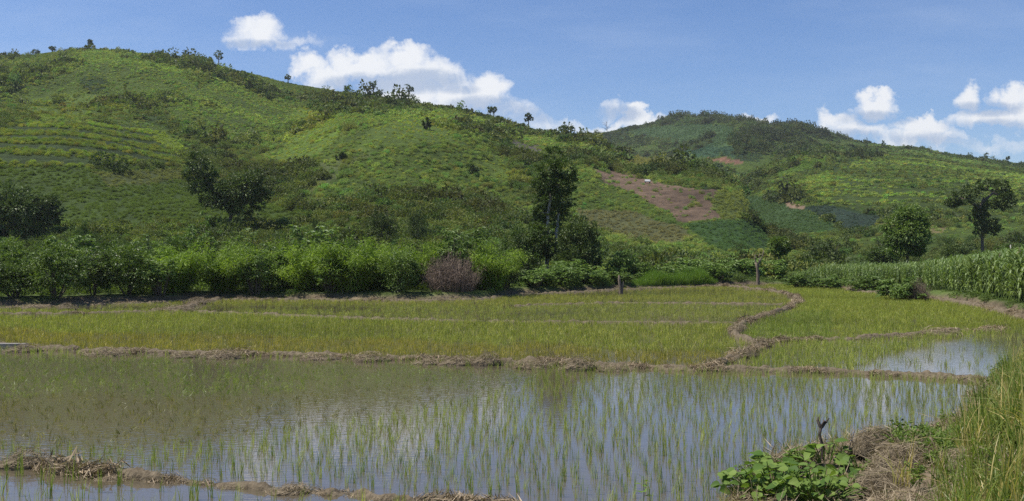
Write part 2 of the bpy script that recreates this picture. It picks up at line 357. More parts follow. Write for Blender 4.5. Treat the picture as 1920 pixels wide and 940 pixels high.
# near ground: bank the camera stands on, paddy beds, the land beyond the far edge
EDGE = [flat(*p) for p in [(1985, 640), (1885, 702), (1835, 740), (1790, 790), (1700, 822), (1600, 842), (1500, 858), (1420, 880), (1375, 925), (1330, 1000), (1180, 1120), (960, 1220)]] + [(-6, 7), (-40, 6)]
BANK = EDGE + [(-40, -40), (80, -40), (80, 24)]
FARE = curve([(-1600, 590), (-200, 580), (0, 577), (140, 572), (280, 568), (400, 560), (600, 561), (800, 563), (900, 560), (970, 551), (1080, 546), (1150, 542), (1350, 535), (1500, 533), (1600, 545), (1700, 553), (1780, 562), (1850, 575), (1920, 592), (2100, 640), (2400, 700), (4200, 900)], 6)
def yfar(X, Y):
    px = np.clip(960 + F * X / np.maximum(Y, 1), -1600, 4190); return CAMZ * F / (np.interp(px, _sx, FARE) - HY)
def nearz(X, Y):
    X = np.asarray(X, float); Y = np.asarray(Y, float)
    ins = inpoly(X, Y, BANK); d = dpoly(X, Y, EDGE)
    bank = np.where(ins, .10 + 1.25 * sstep(0, 6.5, d) + .09 * fbm(X / .7, Y / .7, 4) + .25 * np.exp(-((X - 4.6) ** 2 + (Y - 13.0) ** 2) / 1.2), -.15 - .1 * np.minimum(d, 1))
    df = Y - yfar(X, Y)
    far = .38 * sstep(-.2, 1.2, df) + .06 * fbm(X / 2, Y / 2, 3) * sstep(0, 2, df) - .15 * (df < 0)
    z = np.where(df > 0, far, np.where(ins, bank, -.15))
    k = sstep(80, 92, Y); fz = farz(X, Y)
    return np.where(Y > 80, z * (1 - k) + fz * k, z)

# ------------------------------------------------------------------ materials
def mat(name):
    m = bpy.data.materials.new(name); m.use_nodes = True; m.node_tree.nodes.clear(); return m, m.node_tree
def attr(nt, name, typ='GEOMETRY'):
    return N(nt, 'ShaderNodeAttribute', attribute_name=name, attribute_type=typ)
def leafmat(name, c0, c1, trans=.3, rough=.5, spec=.35, inst=False, var=.25):
    m, nt = mat(name); L = nt.links.new
    out = N(nt, 'ShaderNodeOutputMaterial'); p = N(nt, 'ShaderNodeBsdfPrincipled'); t = N(nt, 'ShaderNodeBsdfTranslucent'); mx = N(nt, 'ShaderNodeMixShader')
    mx.inputs[0].default_value = trans; L(p.outputs[0], mx.inputs[1]); L(t.outputs[0], mx.inputs[2]); L(mx.outputs[0], out.inputs[0])
    p.inputs['Roughness'].default_value = rough; p.inputs['Specular IOR Level'].default_value = spec
    a = attr(nt, 'v'); c = N(nt, 'ShaderNodeMix', data_type='RGBA'); L(a.outputs['Fac'], c.inputs[0])
    c.inputs[6].default_value = (*c0, 1); c.inputs[7].default_value = (*c1, 1)
    src = c.outputs[2]
    if inst:
        ti = attr(nt, 'tint', 'INSTANCER'); mm = N(nt, 'ShaderNodeMix', data_type='RGBA', blend_type='MULTIPLY'); mm.inputs[0].default_value = 1
        L(src, mm.inputs[6]); L(ti.outputs['Color'], mm.inputs[7]); src = mm.outputs[2]
    else:
        oi = N(nt, 'ShaderNodeObjectInfo'); mr = N(nt, 'ShaderNodeMapRange'); L(oi.outputs['Random'], mr.inputs[0]); mr.inputs[3].default_value = 1 - var; mr.inputs[4].default_value = 1 + var
        h = N(nt, 'ShaderNodeHueSaturation'); L(mr.outputs[0], h.inputs['Value']); L(src, h.inputs['Color']); src = h.outputs[0]
    L(src, p.inputs['Base Color'])
    g = N(nt, 'ShaderNodeMix', data_type='RGBA', blend_type='MULTIPLY'); g.inputs[0].default_value = 1; L(src, g.inputs[6]); g.inputs[7].default_value = (1.5, 1.6, .7, 1)
    L(g.outputs[2], t.inputs[0])
    return m
def solid(name, c0, c1, scale=8, rough=.9, bump=.3, bscale=None, stretch=(1, 1, 1), spec=.2):
    m, nt = mat(name); L = nt.links.new
    out = N(nt, 'ShaderNodeOutputMaterial'); p = N(nt, 'ShaderNodeBsdfPrincipled'); L(p.outputs[0], out.inputs[0])
    p.inputs['Roughness'].default_value = rough; p.inputs['Specular IOR Level'].default_value = spec
    tc = N(nt, 'ShaderNodeTexCoord'); mp = N(nt, 'ShaderNodeMapping'); mp.inputs['Scale'].default_value = stretch; L(tc.outputs['Object'], mp.inputs[0])
    n = N(nt, 'ShaderNodeTexNoise'); n.inputs['Scale'].default_value = scale; n.inputs['Detail'].default_value = 6; n.inputs['Roughness'].default_value = .65; L(mp.outputs[0], n.inputs['Vector'])
    r = N(nt, 'ShaderNodeMapRange'); L(n.outputs['Fac'], r.inputs[0]); r.inputs[1].default_value = .3; r.inputs[2].default_value = .7
    c = N(nt, 'ShaderNodeMix', data_type='RGBA'); L(r.outputs[0], c.inputs[0]); c.inputs[6].default_value = (*c0, 1); c.inputs[7].default_value = (*c1, 1); L(c.outputs[2], p.inputs['Base Color'])
    n2 = N(nt, 'ShaderNodeTexNoise'); n2.inputs['Scale'].default_value = bscale or scale * 3; n2.inputs['Detail'].default_value = 5; L(mp.outputs[0], n2.inputs['Vector'])
    b = N(nt, 'ShaderNodeBump'); b.inputs['Strength'].default_value = bump; b.inputs['Distance'].default_value = .05; L(n2.outputs['Fac'], b.inputs['Height']); L(b.outputs[0], p.inputs['Normal'])
    return m
M = {}
M['shrub'] = leafmat('shrub_leaves', (.098, .140, .036), (.190, .240, .062), trans=.28, rough=.6, spec=.25, inst=True)
M['rice'] = leafmat('rice_blades', (.225, .295, .055), (.48, .475, .13), trans=.35, rough=.45, spec=.4, inst=True)
M['ricething'] = leafmat('rice_blades_near', (.12, .20, .022), (.32, .36, .07), trans=.35, rough=.4, spec=.4, var=.2)
M['straw'] = leafmat('dry_stalks', (.13, .10, .062), (.40, .325, .22), trans=.1, rough=.8, spec=.15, var=.12)
M['strawinst'] = leafmat('dry_litter', (.13, .10, .062), (.40, .325, .22), trans=.1, rough=.8, spec=.15, inst=True)
M['bush'] = leafmat('bush_leaves', (.07, .122, .024), (.18, .25, .05), trans=.25, rough=.45, spec=.35, var=.22)
M['bamboo'] = leafmat('bamboo_leaves', (.105, .175, .018), (.25, .34, .04), trans=.35, rough=.5, spec=.3, var=.2)
M['broad'] = leafmat('broad_leaves', (.07, .125, .022), (.18, .26, .06), trans=.25, rough=.5, spec=.3, var=.18)
M['darktree'] = leafmat('dark_tree_leaves', (.045, .072, .018), (.125, .17, .042), trans=.15, rough=.5, spec=.3, var=.15)
M['midtree'] = leafmat('tree_leaves', (.05, .085, .018), (.125, .185, .038), trans=.2, rough=.5, spec=.3, var=.15)
M['maize'] = leafmat('maize_leaves', (.095, .152, .038), (.185, .245, .07), trans=.25, rough=.5, spec=.3, var=.2)
M['maizeinst'] = leafmat('maize_crop', (.095, .152, .038), (.185, .245, .07), trans=.25, rough=.5, spec=.3, inst=True)
M['tassel'] = leafmat('maize_tassel', (.25, .22, .12), (.42, .37, .24), trans=.2, rough=.8, spec=.1)
M['grass'] = leafmat('tall_grass', (.09, .155, .02), (.27, .31, .07), trans=.35, rough=.45, spec=.4, inst=True)
M['weed'] = leafmat('weed_leaves', (.07, .135, .022), (.19, .27, .055), trans=.3, rough=.6, spec=.2, var=.15)
M['bark'] = solid('bark', (.07, .055, .042), (.16, .135, .11), 6, .95, .6, stretch=(3, 3, .6))
M['palebark'] = solid('pale_bark', (.28, .26, .23), (.45, .42, .38), 5, .9, .5, stretch=(3, 3, .6))
M['twig'] = solid('dead_twigs', (.12, .088, .065), (.27, .205, .155), 10, .95, .2)
M['deadwood'] = solid('weathered_wood', (.035, .028, .024), (.15, .12, .10), 12, .95, .6, stretch=(3, 3, .5))
M['soil'] = solid('bund_soil', (.075, .058, .036), (.20, .16, .105), 9, .95, .8, 16)
M['roof'] = solid('pale_roof', (.35, .35, .34), (.5, .5, .48), 4, .6, .1)
M['stumpwood'] = solid('stump_wood', (.11, .085, .06), (.25, .20, .15), 10, .95, .6, stretch=(3, 3, .5))
M['concrete'] = solid('weathered_concrete', (.20, .18, .16), (.32, .30, .27), 6, .9, .3)

def groundmat():
    m, nt = mat('ground_cover'); L = nt.links.new
    out = N(nt, 'ShaderNodeOutputMaterial'); p = N(nt, 'ShaderNodeBsdfPrincipled'); L(p.outputs[0], out.inputs[0]); p.inputs['Roughness'].default_value = .95; p.inputs['Specular IOR Level'].default_value = .15
    a = attr(nt, 'fcol'); tc = N(nt, 'ShaderNodeTexCoord')
    n = N(nt, 'ShaderNodeTexNoise'); n.inputs['Scale'].default_value = .35; n.inputs['Detail'].default_value = 9; n.inputs['Roughness'].default_value = .72; L(tc.outputs['Object'], n.inputs['Vector'])
    r = N(nt, 'ShaderNodeMapRange'); L(n.outputs['Fac'], r.inputs[0]); r.inputs[1].default_value = .3; r.inputs[2].default_value = .7; r.inputs[3].default_value = .5; r.inputs[4].default_value = 1.4
    h = N(nt, 'ShaderNodeHueSaturation'); L(a.outputs['Color'], h.inputs['Color']); L(r.outputs[0], h.inputs['Value'])
    L(h.outputs[0], p.inputs['Base Color'])
    b = N(nt, 'ShaderNodeBump'); b.inputs['Strength'].default_value = .9; b.inputs['Distance'].default_value = .9
    n2 = N(nt, 'ShaderNodeTexNoise'); n2.inputs['Scale'].default_value = .9; n2.inputs['Detail'].default_value = 5; n2.inputs['Roughness'].default_value = .7; L(tc.outputs['Object'], n2.inputs['Vector'])
    L(n2.outputs['Fac'], b.inputs['Height']); L(b.outputs[0], p.inputs['Normal'])
    return m
M['ground'] = groundmat()
def watermat():
    m, nt = mat('muddy_water'); L = nt.links.new
    out = N(nt, 'ShaderNodeOutputMaterial'); p = N(nt, 'ShaderNodeBsdfPrincipled'); L(p.outputs[0], out.inputs[0])
    p.inputs['Roughness'].default_value = .035; p.inputs['IOR'].default_value = 1.6
    tc = N(nt, 'ShaderNodeTexCoord')
    n = N(nt, 'ShaderNodeTexNoise'); n.inputs['Scale'].default_value = .22; n.inputs['Detail'].default_value = 4; L(tc.outputs['Object'], n.inputs['Vector'])
    c = N(nt, 'ShaderNodeMix', data_type='RGBA'); L(n.outputs['Fac'], c.inputs[0]); c.inputs[6].default_value = (.070, .060, .038, 1); c.inputs[7].default_value = (.120, .096, .064, 1); L(c.outputs[2], p.inputs['Base Color'])
    mp = N(nt, 'ShaderNodeMapping'); mp.inputs['Scale'].default_value = (1.0, 2.0, 1); L(tc.outputs['Object'], mp.inputs[0])
    n2 = N(nt, 'ShaderNodeTexNoise'); n2.inputs['Scale'].default_value = 5.0; n2.inputs['Detail'].default_value = 3; n2.inputs['Roughness'].default_value = .5; L(mp.outputs[0], n2.inputs['Vector'])
    b = N(nt, 'ShaderNodeBump'); b.inputs['Strength'].default_value = 1; b.inputs['Distance'].default_value = .0022; L(n2.outputs['Fac'], b.inputs['Height']); L(b.outputs[0], p.inputs['Normal'])
    return m
M['water'] = watermat()

# ------------------------------------------------------------------ structure: plain, hills, near ground, water, bunds
def grid(xs_of_row, rows):
    pass
g = 5000.0
o = obj('plain', mesh('plain', [(-g, -g, -.6), (g, -g, -.6), (g, g, -.6), (-g, g, -.6)], [[(0, 1, 2, 3)]], solid('plain_soil', (.06, .1, .03), (.09, .13, .04), .05)))
tag(o, kind='structure')

cols = np.concatenate([np.arange(-1500, -60, 24), np.arange(-60, 1985, 3.4), np.arange(1990, 3400, 24)])
rows = np.concatenate([np.arange(82, 200, .9), np.arange(200, 520, 1.35), np.arange(520, 1180, 3.0)])
PX, YY = np.meshgrid(cols, rows); XX = (PX - 960) / F * YY
ZZ = farz(XX, YY); ZZ[0] = -1.0
idx, ppx, ppy = regions(XX, YY, ZZ)
def basecol(X, Y, idx):
    n1 = fbm(X / 45, Y / 45, 4)[..., None]; n2 = fbm(X / 12 + 50, Y / 12, 3)[..., None]
    col = np.array(G_MID) * (1 + .35 * n1) + np.array([.03, .035, 0]) * np.clip(n2 + .2, 0, 1) * .8
    for i, r in enumerate(REG):
        k = idx == i; col[k] = np.array(r[2]) * (1 + (.45 if r[0] == 'brown' else .14) * n2[k] + .25 * fbm(X[k] / 2.5, Y[k] / 2.5, 3)[..., None])
    soily = np.isin(idx, [i for i, r in enumerate(REG) if 'soil' in r[0] or r[0] in ('brown', 'burnt', 'orange')]); col[~soily] *= .62
    return np.clip(col, .01, 1)
C = basecol(XX, YY, idx)
nr, nc = XX.shape; ii = (np.arange(nr - 1)[:, None] * nc + np.arange(nc - 1)[None]).reshape(-1)
Q = np.stack([ii, ii + 1, ii + nc + 1, ii + nc], -1)
tag(obj('hills', mesh('hills', np.stack([XX, YY, ZZ], -1).reshape(-1, 3), [Q], M['ground'], {'fcol': C.reshape(-1, 3)}, True)), kind='structure')

xs = np.concatenate([np.arange(-120, -36, 2.0), np.arange(-36, 40, .22), np.arange(40, 120, 2.0)])
ys = np.concatenate([np.arange(-40, 4, 2.0), np.arange(4, 30, .2), np.arange(30, 93, .35)])
GX, GY = np.meshgrid(xs, ys); GZ = nearz(GX, GY)
gi = fbm(GX / 3, GY / 3, 4)[..., None]; gj = fbm(GX / .6, GY / .6, 3)[..., None]
gc = np.array([.085, .12, .03]) * (1 + .3 * gi) * np.ones((*GX.shape, 3))
soil = np.array([.19, .145, .095]) * (1 + .25 * gj)
de = (GY - yfar(GX, GY)); sm = sstep(1.2, .2, de + 1.0 * gi[..., 0])[..., None]
gc = gc * (1 - sm) + soil * .8 * sm
ins = inpoly(GX, GY, BANK)[..., None]
db = dpoly(GX, GY, EDGE)[..., None]
sb = sstep(3.0, 1.5, db + gi * .8); gc = np.where(ins, soil * sb + gc * (1 - sb), gc)
nr, nc = GX.shape; ii = (np.arange(nr - 1)[:, None] * nc + np.arange(nc - 1)[None]).reshape(-1)
tag(obj('ground', mesh('ground', np.stack([GX, GY, GZ], -1).reshape(-1, 3), [np.stack([ii, ii + 1, ii + nc + 1, ii + nc], -1)], M['ground'], {'fcol': gc.reshape(-1, 3)}, True)), kind='structure')
tag(obj('water', mesh('water', [(-110, 4, 0), (70, 4, 0), (70, 82, 0), (-110, 82, 0)], [[(0, 1, 2, 3)]], M['water'])), kind='structure')

def resample(pts, step):
    p = np.asarray(pts, float); d = np.concatenate([[0], np.cumsum(np.hypot(*np.diff(p, axis=0).T))]); s = np.arange(0, d[-1], step)
    q = np.stack([np.interp(s, d, p[:, 0]), np.interp(s, d, p[:, 1])], -1); k = np.hanning(9); k /= k.sum()
    return np.stack([np.convolve(np.pad(q[:, i], 4, mode='edge'), k, 'valid') for i in (0, 1)], -1)
BUNDS = {}
def bund(key, pixels, w, h, seed):
    pts = resample([flat(*p) for p in pixels], .06); n = len(pts); m = 13
    t = unit(np.gradient(pts, axis=0)); s = np.stack([t[:, 1], -t[:, 0]], -1)
    sd = np.arange(n) * .06
    w = w * .62; h = h * .72; wv = w * (1 + .4 * fbm(sd / 1.1, np.full(n, seed * 3.1), 3)); hv = h * (1 + .75 * fbm(sd / .9, np.full(n, seed * 7.7), 4))
    wig = .22 * w * fbm(sd / .7, np.full(n, seed * 1.7), 3) * 2
    v = np.linspace(-1, 1, m)
    Pxy = pts[:, None] + s[:, None] * (v[None, :, None] * wv[:, None, None] + wig[:, None, None])
    prof = np.clip(1 - np.abs(v) ** 2.2, 0, 1)
    Z = -.10 + (hv[:, None] + .1) * prof[None] + (.10 * fbm(Pxy[..., 0] / .22, Pxy[..., 1] / .22, 4) + .03 * fbm(Pxy[..., 0] / .07, Pxy[..., 1] / .07, 2)) * prof ** .5
    V = np.concatenate([Pxy, Z[..., None]], -1).reshape(-1, 3)
    ii = (np.arange(n - 1)[:, None] * m + np.arange(m - 1)[None]).reshape(-1)
    tag(obj('earth_bund', mesh('earth_bund', V, [np.stack([ii, ii + 1, ii + m + 1, ii + m], -1)], M['soil'], smooth=True)), kind='structure')
    BUNDS[key] = (pts, s, wv, hv)
bund('A', [(-260, 640), (0, 650), (120, 657), (250, 662), (400, 666), (550, 668), (700, 672), (800, 676), (900, 681), (1000, 683), (1150, 688), (1270, 694), (1380, 696), (1450, 697), (1600, 701), (1700, 706), (1800, 712), (1880, 716), (1960, 722)], .42, .15, 1)
bund('B', [(1335, 694), (1370, 676), (1425, 655), (1428, 646), (1385, 636), (1375, 622), (1400, 604), (1440, 592), (1478, 578), (1500, 566), (1490, 556), (1450, 547), (1400, 541), (1350, 537)], .34, .17, 2)
bund('C', [(1432, 643), (1500, 639), (1600, 637), (1660, 634), (1720, 628), (1780, 621), (1880, 619)], .35, .12, 3)
bund('E', [(-100, 592), (120, 592), (280, 586), (355, 577), (372, 568), (410, 562)], .5, .16, 4)
bund('G', [(355, 584), (600, 594), (800, 601), (1100, 605), (1390, 607)], .35, .07, 5)
bund('I', [(960, 574), (1150, 568), (1300, 569), (1470, 571)], .35, .08, 6)
bund('F', [(-150, 866), (0, 872), (60, 874), (130, 886), (230, 893), (350, 905), (450, 912), (520, 922), (650, 926), (720, 934), (850, 942), (1000, 955), (1150, 990)], .22, .06, 7)
bund('H', [(-200, 583), (0, 579), (140, 574), (280, 569), (400, 562), (600, 563), (800, 565), (900, 562), (970, 553), (1080, 548), (1150, 544), (1350, 537)], .5, .10, 8)
bund('K', [(1590, 546), (1700, 556), (1780, 565), (1850, 578), (1920, 596), (2000, 620)], .6, .22, 9)

# ------------------------------------------------------------------ geometry-node scatter for what nobody could count
def scatter(name, P, rz, sc, pick, tint, protos, label, cat, tilt=None):
    n = len(P)
    me = bpy.data.meshes.new(name); me.vertices.add(n); me.vertices.foreach_set('co', np.asarray(P, np.float32).ravel())
    sc = np.asarray(sc, np.float32)
    if sc.ndim == 1: sc = np.stack([sc] * 3, -1)
    rot = np.zeros((n, 3), np.float32); rot[:, 2] = rz
    if tilt is not None: rot[:, :2] = tilt
    for k, a, ty, f in (('rot', rot, 'FLOAT_VECTOR', 'vector'), ('scl', sc, 'FLOAT_VECTOR', 'vector')):
        x = me.attributes.new(k, ty, 'POINT'); x.data.foreach_set(f, np.asarray(a, np.float32).ravel())
    x = me.attributes.new('pick', 'INT', 'POINT'); x.data.foreach_set('value', np.asarray(pick, np.int32))
    x = me.attributes.new('tint', 'FLOAT_COLOR', 'POINT'); x.data.foreach_set('color', np.concatenate([tint, np.ones((n, 1))], 1).astype(np.float32).ravel())
    o = obj(name, me); tag(o, label, cat, kind='stuff')
    ng = bpy.data.node_groups.new(name, 'GeometryNodeTree')
    ng.interface.new_socket('Geometry', in_out='INPUT', socket_type='NodeSocketGeometry'); ng.interface.new_socket('Geometry', in_out='OUTPUT', socket_type='NodeSocketGeometry')
    gi_ = ng.nodes.new('NodeGroupInput'); go = ng.nodes.new('NodeGroupOutput'); L = ng.links.new
    ip = ng.nodes.new('GeometryNodeInstanceOnPoints'); jn = ng.nodes.new('GeometryNodeJoinGeometry')
    for pm in protos[::-1]:      # the join puts the last linked source first
        po = bpy.data.objects.new(name + '_source', pm)
        oi = ng.nodes.new('GeometryNodeObjectInfo'); oi.inputs['Object'].default_value = po; oi.inputs['As Instance'].default_value = True
        L(oi.outputs['Geometry'], jn.inputs[0])
    def na(nm, ty):
        q = ng.nodes.new('GeometryNodeInputNamedAttribute'); q.data_type = ty; q.inputs['Name'].default_value = nm
        return [s for s in q.outputs if s.enabled and s.name == 'Attribute'][0]
    L(gi_.outputs[0], ip.inputs['Points']); L(jn.outputs[0], ip.inputs['Instance']); ip.inputs['Pick Instance'].default_value = True
    L(na('pick', 'INT'), ip.inputs['Instance Index']); L(na('rot', 'FLOAT_VECTOR'), ip.inputs['Rotation']); L(na('scl', 'FLOAT_VECTOR'), ip.inputs['Scale'])
    L(ip.outputs[0], go.inputs[0])
    md = o.modifiers.new('scatter', 'NODES'); md.node_group = ng
    return o

# ---- plant prototypes
def sph(n): return unit(rng.normal(size=(n, 3)))
def hillbush(n, squash=.75, lf=.36):
    mb = MB()
    k = rng.integers(3, 6); C_ = rng.uniform(-.5, .5, (k, 3)) * [1, 1, .5] + [0, 0, .45]; r = rng.uniform(.4, .65, k)
    w = rng.integers(0, k, n); d = sph(n); d[:, 2] = np.abs(d[:, 2]) * 1.1 - .25; d = unit(d)
    P = C_[w] + d * r[w][:, None] * rng.uniform(.8, 1.08, (n, 1)); P[:, 2] = np.maximum(P[:, 2] * squash, .02)
    D = unit(d + sph(n) * .9)
    leaves(mb, P - D * lf * .4, D, lf * rng.uniform(.6, 1.3, n), lf * .75, .3, rng.random(n))
    return mb.build('hill_shrub', M['shrub'])
HB = [hillbush(70, rng.uniform(.7, 1.05)) for _ in range(7)]
HBT = []
for _ in range(3):      # small trees for the slopes: taller
    mb = MB(); n = 110; C_ = np.array([[0, 0, 1.3], [.25, .1, 1.0], [-.3, 0, .9], [.05, -.3, .6]]) + rng.normal(0, .1, (4, 3)); w = rng.integers(0, 4, n); d = sph(n)
    P = C_[w] + d * .42 * rng.uniform(.7, 1.1, (n, 1)); D = unit(d + sph(n) * .8)
    leaves(mb, P, D, .3 * rng.uniform(.6, 1.3, n), .22, .3, rng.random(n)); tube(mb, [(0, 0, -.2), (0, 0, .9)], [.07, .04], 5, a=0); HBT.append(mb.build('hill_tree', M['shrub']))

def slope_scatter():
    n1 = 170000
    Y = np.sqrt(rng.uniform(84 ** 2, 500 ** 2, n1)); px = rng.uniform(-180, 1560, n1)
    n2 = 90000
    Y2 = np.sqrt(rng.uniform(150 ** 2, 960 ** 2, n2)); px2 = rng.uniform(1060, 2100, n2)
    Y = np.concatenate([Y, Y2]); px = np.concatenate([px, px2]); second = np.arange(len(Y)) >= n1
    X = (px - 960) / F * Y; Z = farz(X, Y); idx, ppx, ppy = regions(X, Y, Z)
    # visibility from a generous band of positions: drop what lies well behind the crest
    yr1 = np.interp(px, _sx, R1Y); yr2 = np.interp(px, _sx, R2Y); zc1 = CAMZ + (HY - np.interp(px, _sx, R1P)) / F * yr1
    front = Y < yr1 + 14; behind = (Y > yr1 + 14) & (Z > (CAMZ + (zc1 - CAMZ) / yr1 * Y) - 9) & (Y < yr2 + 16)
    keep = front | behind
    pn = .5 + .5 * fbm(X / 26, Y / 26, 4)
    base = .55 + .35 * sstep(.38, .62, pn)
    base = np.where(Y > 400, base * .9, base)
    dens = base.copy(); tcls = np.full(len(X), 0); rowsp = np.zeros(len(X))
    for i, r in enumerate(REG):
        k = idx == i; dens[k] = np.where(r[3] > 1, r[3] * .7, r[3] * (.45 + .65 * pn[k])); tcls[k] = {'g': 0, 'l': 1, 'd': 2, 'r': 3, 'f': 4}[r[4]]; rowsp[k] = r[5]
    dens = np.where(second & (Y < yr1), dens * .25, dens)
    ph = (Z + 1.2 * fbm(X / 30, Y / 30, 2)) / np.where(rowsp > 0, rowsp * 1.5, 1) % 1
    terr = idx == 0
    dens = np.where(terr, np.where(ph < .55, 1.0, .0), dens)
    slope = idx == [r[0] for r in REG].index('slopefield'); ph2 = (Z + 1.5 * fbm(X / 40, Y / 40, 2)) / 3.0 % 1
    dens = np.where(slope, np.where(ph2 < .55, .9, .12), dens)
    keep &= rng.random(len(X)) < dens
    keep &= ~((idx >= 0) & (np.array([r[3] for r in REG])[np.maximum(idx, 0)] <= 0))
    X, Y, Z, idx, tcls, pn, terr, slope = [a[keep] for a in (X, Y, Z, idx, tcls, pn, terr, slope)]
    n = len(X); dn = fbm(X / 18 + 9, Y / 18, 3)
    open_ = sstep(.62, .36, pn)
    size = np.exp(rng.normal(.0, .36, n)) * (1.4 - .92 * open_) * np.where(tcls == 2, 1.3, 1) * np.where(tcls == 1, .7, 1) * np.clip(.85 + .6 * dn, .5, 1.4) * (1 + .45 * sstep(400, 900, Y))
    size = np.where(terr, .62 * np.exp(rng.normal(0, .2, n)), size); size = np.where(slope, .8 * np.exp(rng.normal(0, .2, n)), size)
    fld = tcls == 4; size[fld] = (.42 * np.exp(rng.normal(0, .25, n)) * (1 + .8 * sstep(250, 700, Y)))[fld]
    crest = sstep(55, 15, np.abs(Y - np.interp(960 + F * X / Y, _sx, R1Y))) * (960 + F * X / Y < 1130); size = np.where(crest > .2, np.minimum(size, 1.0), size) * (1 - .35 * crest)
    size = np.clip(size, .35, 2.6)
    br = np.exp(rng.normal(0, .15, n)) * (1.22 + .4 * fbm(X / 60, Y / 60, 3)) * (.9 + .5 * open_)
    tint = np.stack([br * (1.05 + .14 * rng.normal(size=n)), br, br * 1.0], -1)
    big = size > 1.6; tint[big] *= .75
    fc = np.array([r[2] for r in REG])[np.maximum(idx, 0)]; ft = fc / np.array([.090, .138, .030]) * 1.0; tint[fld] = (1.25 * ft * np.exp(rng.normal(0, .10, (n, 1))))[fld]
    tint[tcls == 2] *= .7; tint[tcls == 1] *= [1.3, 1.18, .9]; tint[terr] *= [1.35, 1.3, .9]; tint[slope] *= [1.15, 1.15, 1]
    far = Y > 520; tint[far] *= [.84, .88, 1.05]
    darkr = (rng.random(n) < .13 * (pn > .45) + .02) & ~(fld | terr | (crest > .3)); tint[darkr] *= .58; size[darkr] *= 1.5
    istree = (rng.random(n) < .012) | ((tcls == 2) & (rng.random(n) < .15))
    istree &= ~(terr | slope | fld | (crest > .3))
    pick = np.where(Y < 240, 10 + rng.integers(0, 4, n), np.where(istree, 7 + rng.integers(0, 3, n), rng.integers(0, 7, n)))
    size = np.where(istree, size * 1.2, size)
    return np.stack([X, Y, Z - .25 * size], -1), rng.uniform(0, 6.28, n), size, pick, np.clip(tint, .1, 3)
def fineshrub():
    f = MB(); b = []
    for i in range(8):
        a = rng.uniform(0, 6.28); q = rng.uniform(.1, .6); z = rng.uniform(.2, .75) * .95; rr = rng.uniform(.28, .45); b.append((q * math.cos(a), q * math.sin(a), z, rr, rr, rr * .85))
    B = np.array(b); n = 620; w = rng.integers(0, 8, n); d = sph(n); P = B[w, :3] + d * B[w, 3:] * rng.uniform(.7, 1.1, (n, 1)); P[:, 2] = np.maximum(P[:, 2], .02); D = unit(d + sph(n) * .8 + [0, 0, -.15])
    leaves(f, P, D, .15 * rng.uniform(.6, 1.4, n), .09, .3, rng.random(n)); return f.build('hill_shrub', M['shrub'])
HBF = [fineshrub() for _ in range(4)]
sp = slope_scatter(); print('slope shrubs', len(sp[0]))
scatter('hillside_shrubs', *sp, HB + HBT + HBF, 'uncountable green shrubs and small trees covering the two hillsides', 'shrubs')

# ------------------------------------------------------------------ rice
def ricetuft(n, spread, w, lean, material, hv=.35):
    mb = MB(); B = np.zeros((n, 3)); B[:, :2] = rng.normal(0, spread, (n, 2)); B[:, 2] = -.05
    a = rng.uniform(0, 6.28, n); l = np.abs(rng.normal(0, lean, n)) + .03
    blades(mb, B, rng.uniform(1 - hv, 1.1, n), np.stack([np.cos(a) * l, np.sin(a) * l], -1), w, 3, rng.random(n) ** 1.6)
    return mb.build('rice_tuft', material)
RT_NEAR = [ricetuft(int(rng.integers(4, 9)), .09, .027, .2, M['rice']) for _ in range(5)]
RT_FAR = [ricetuft(11, .32, .05, .38, M['rice']) for _ in range(5)]
RT_THING = [ricetuft(int(rng.integers(5, 9)), .06, .026, .2, M['ricething']) for _ in range(9)]
SHORT = [(-300, 668), (0, 664), (500, 672), (900, 686), (1010, 700), (960, 735), (830, 765), (650, 800), (480, 830), (250, 850), (-300, 830)]
OPEN = [(1575, 704), (1640, 675), (1760, 648), (1850, 632), (2000, 628), (1990, 720), (1700, 712)]
LA = [(-400, 640), (0, 650), (120, 657), (400, 666), (700, 672), (900, 681), (1150, 688), (1270, 694), (1600, 701), (1880, 716), (2200, 735)]
LF = [(-400, 860), (60, 874), (230, 893), (450, 912), (650, 926), (850, 942), (1300, 1010), (2200, 1200)]
LG = [(-400, 585), (400, 585), (600, 594), (800, 601), (1390, 607)]
LI = [(355, 572), (960, 574), (1150, 568), (1480, 571)]
def ii_(pts, x): return np.interp(x, *zip(*pts))
gx = np.arange(-48, 48, .185); gy = np.arange(9, 81, .185); A_, B_ = np.meshgrid(gx, gy)
X = (A_ + rng.uniform(-.085, .085, A_.shape)).ravel(); Y = (B_ + rng.uniform(-.085, .085, A_.shape)).ravel()
px = 960 + F * X / Y; py = HY + CAMZ * F / Y
k = (px > -130) & (px < 2060) & (py < 1010) & (nearz(X, Y) < -.02); X, Y, px, py = X[k], Y[k], px[k], py[k]
bd = np.full(len(X), 9.0)
for key, (pts, s, wv, hv) in BUNDS.items(): 
    if key not in 'GI': bd = np.minimum(bd, dpoly(X, Y, [tuple(p) for p in pts[::8]] + [tuple(pts[-1])]) - .85 * float(np.mean(wv)))
k = bd > 0; X, Y, px, py, bd = X[k], Y[k], px[k], py[k], bd[k]
n = len(X); pn = fbm(X / 3.2, Y / 3.2, 3); pm = fbm(X / 9 + 30, Y / 5, 3)
yA = ii_(LA, px); yF = ii_(LF, px); yG = ii_(LG, px); yI = ii_(LI, px)
right = px > np.interp(py, [535, 560, 590, 610, 636, 655, 694], [1440, 1500, 1440, 1385, 1385, 1425, 1340])
z0 = (py > yA) & (py < yF); zN = py >= yF; z1 = (py <= yA) & (py > yG) & ~right; z2 = (py <= yG) & ~right; z4 = right & (py <= yA) & (py < np.interp(px, [1430, 1700, 1880, 2000], [641, 632, 618, 612])); z5 = right & (py <= yA) & ~z4
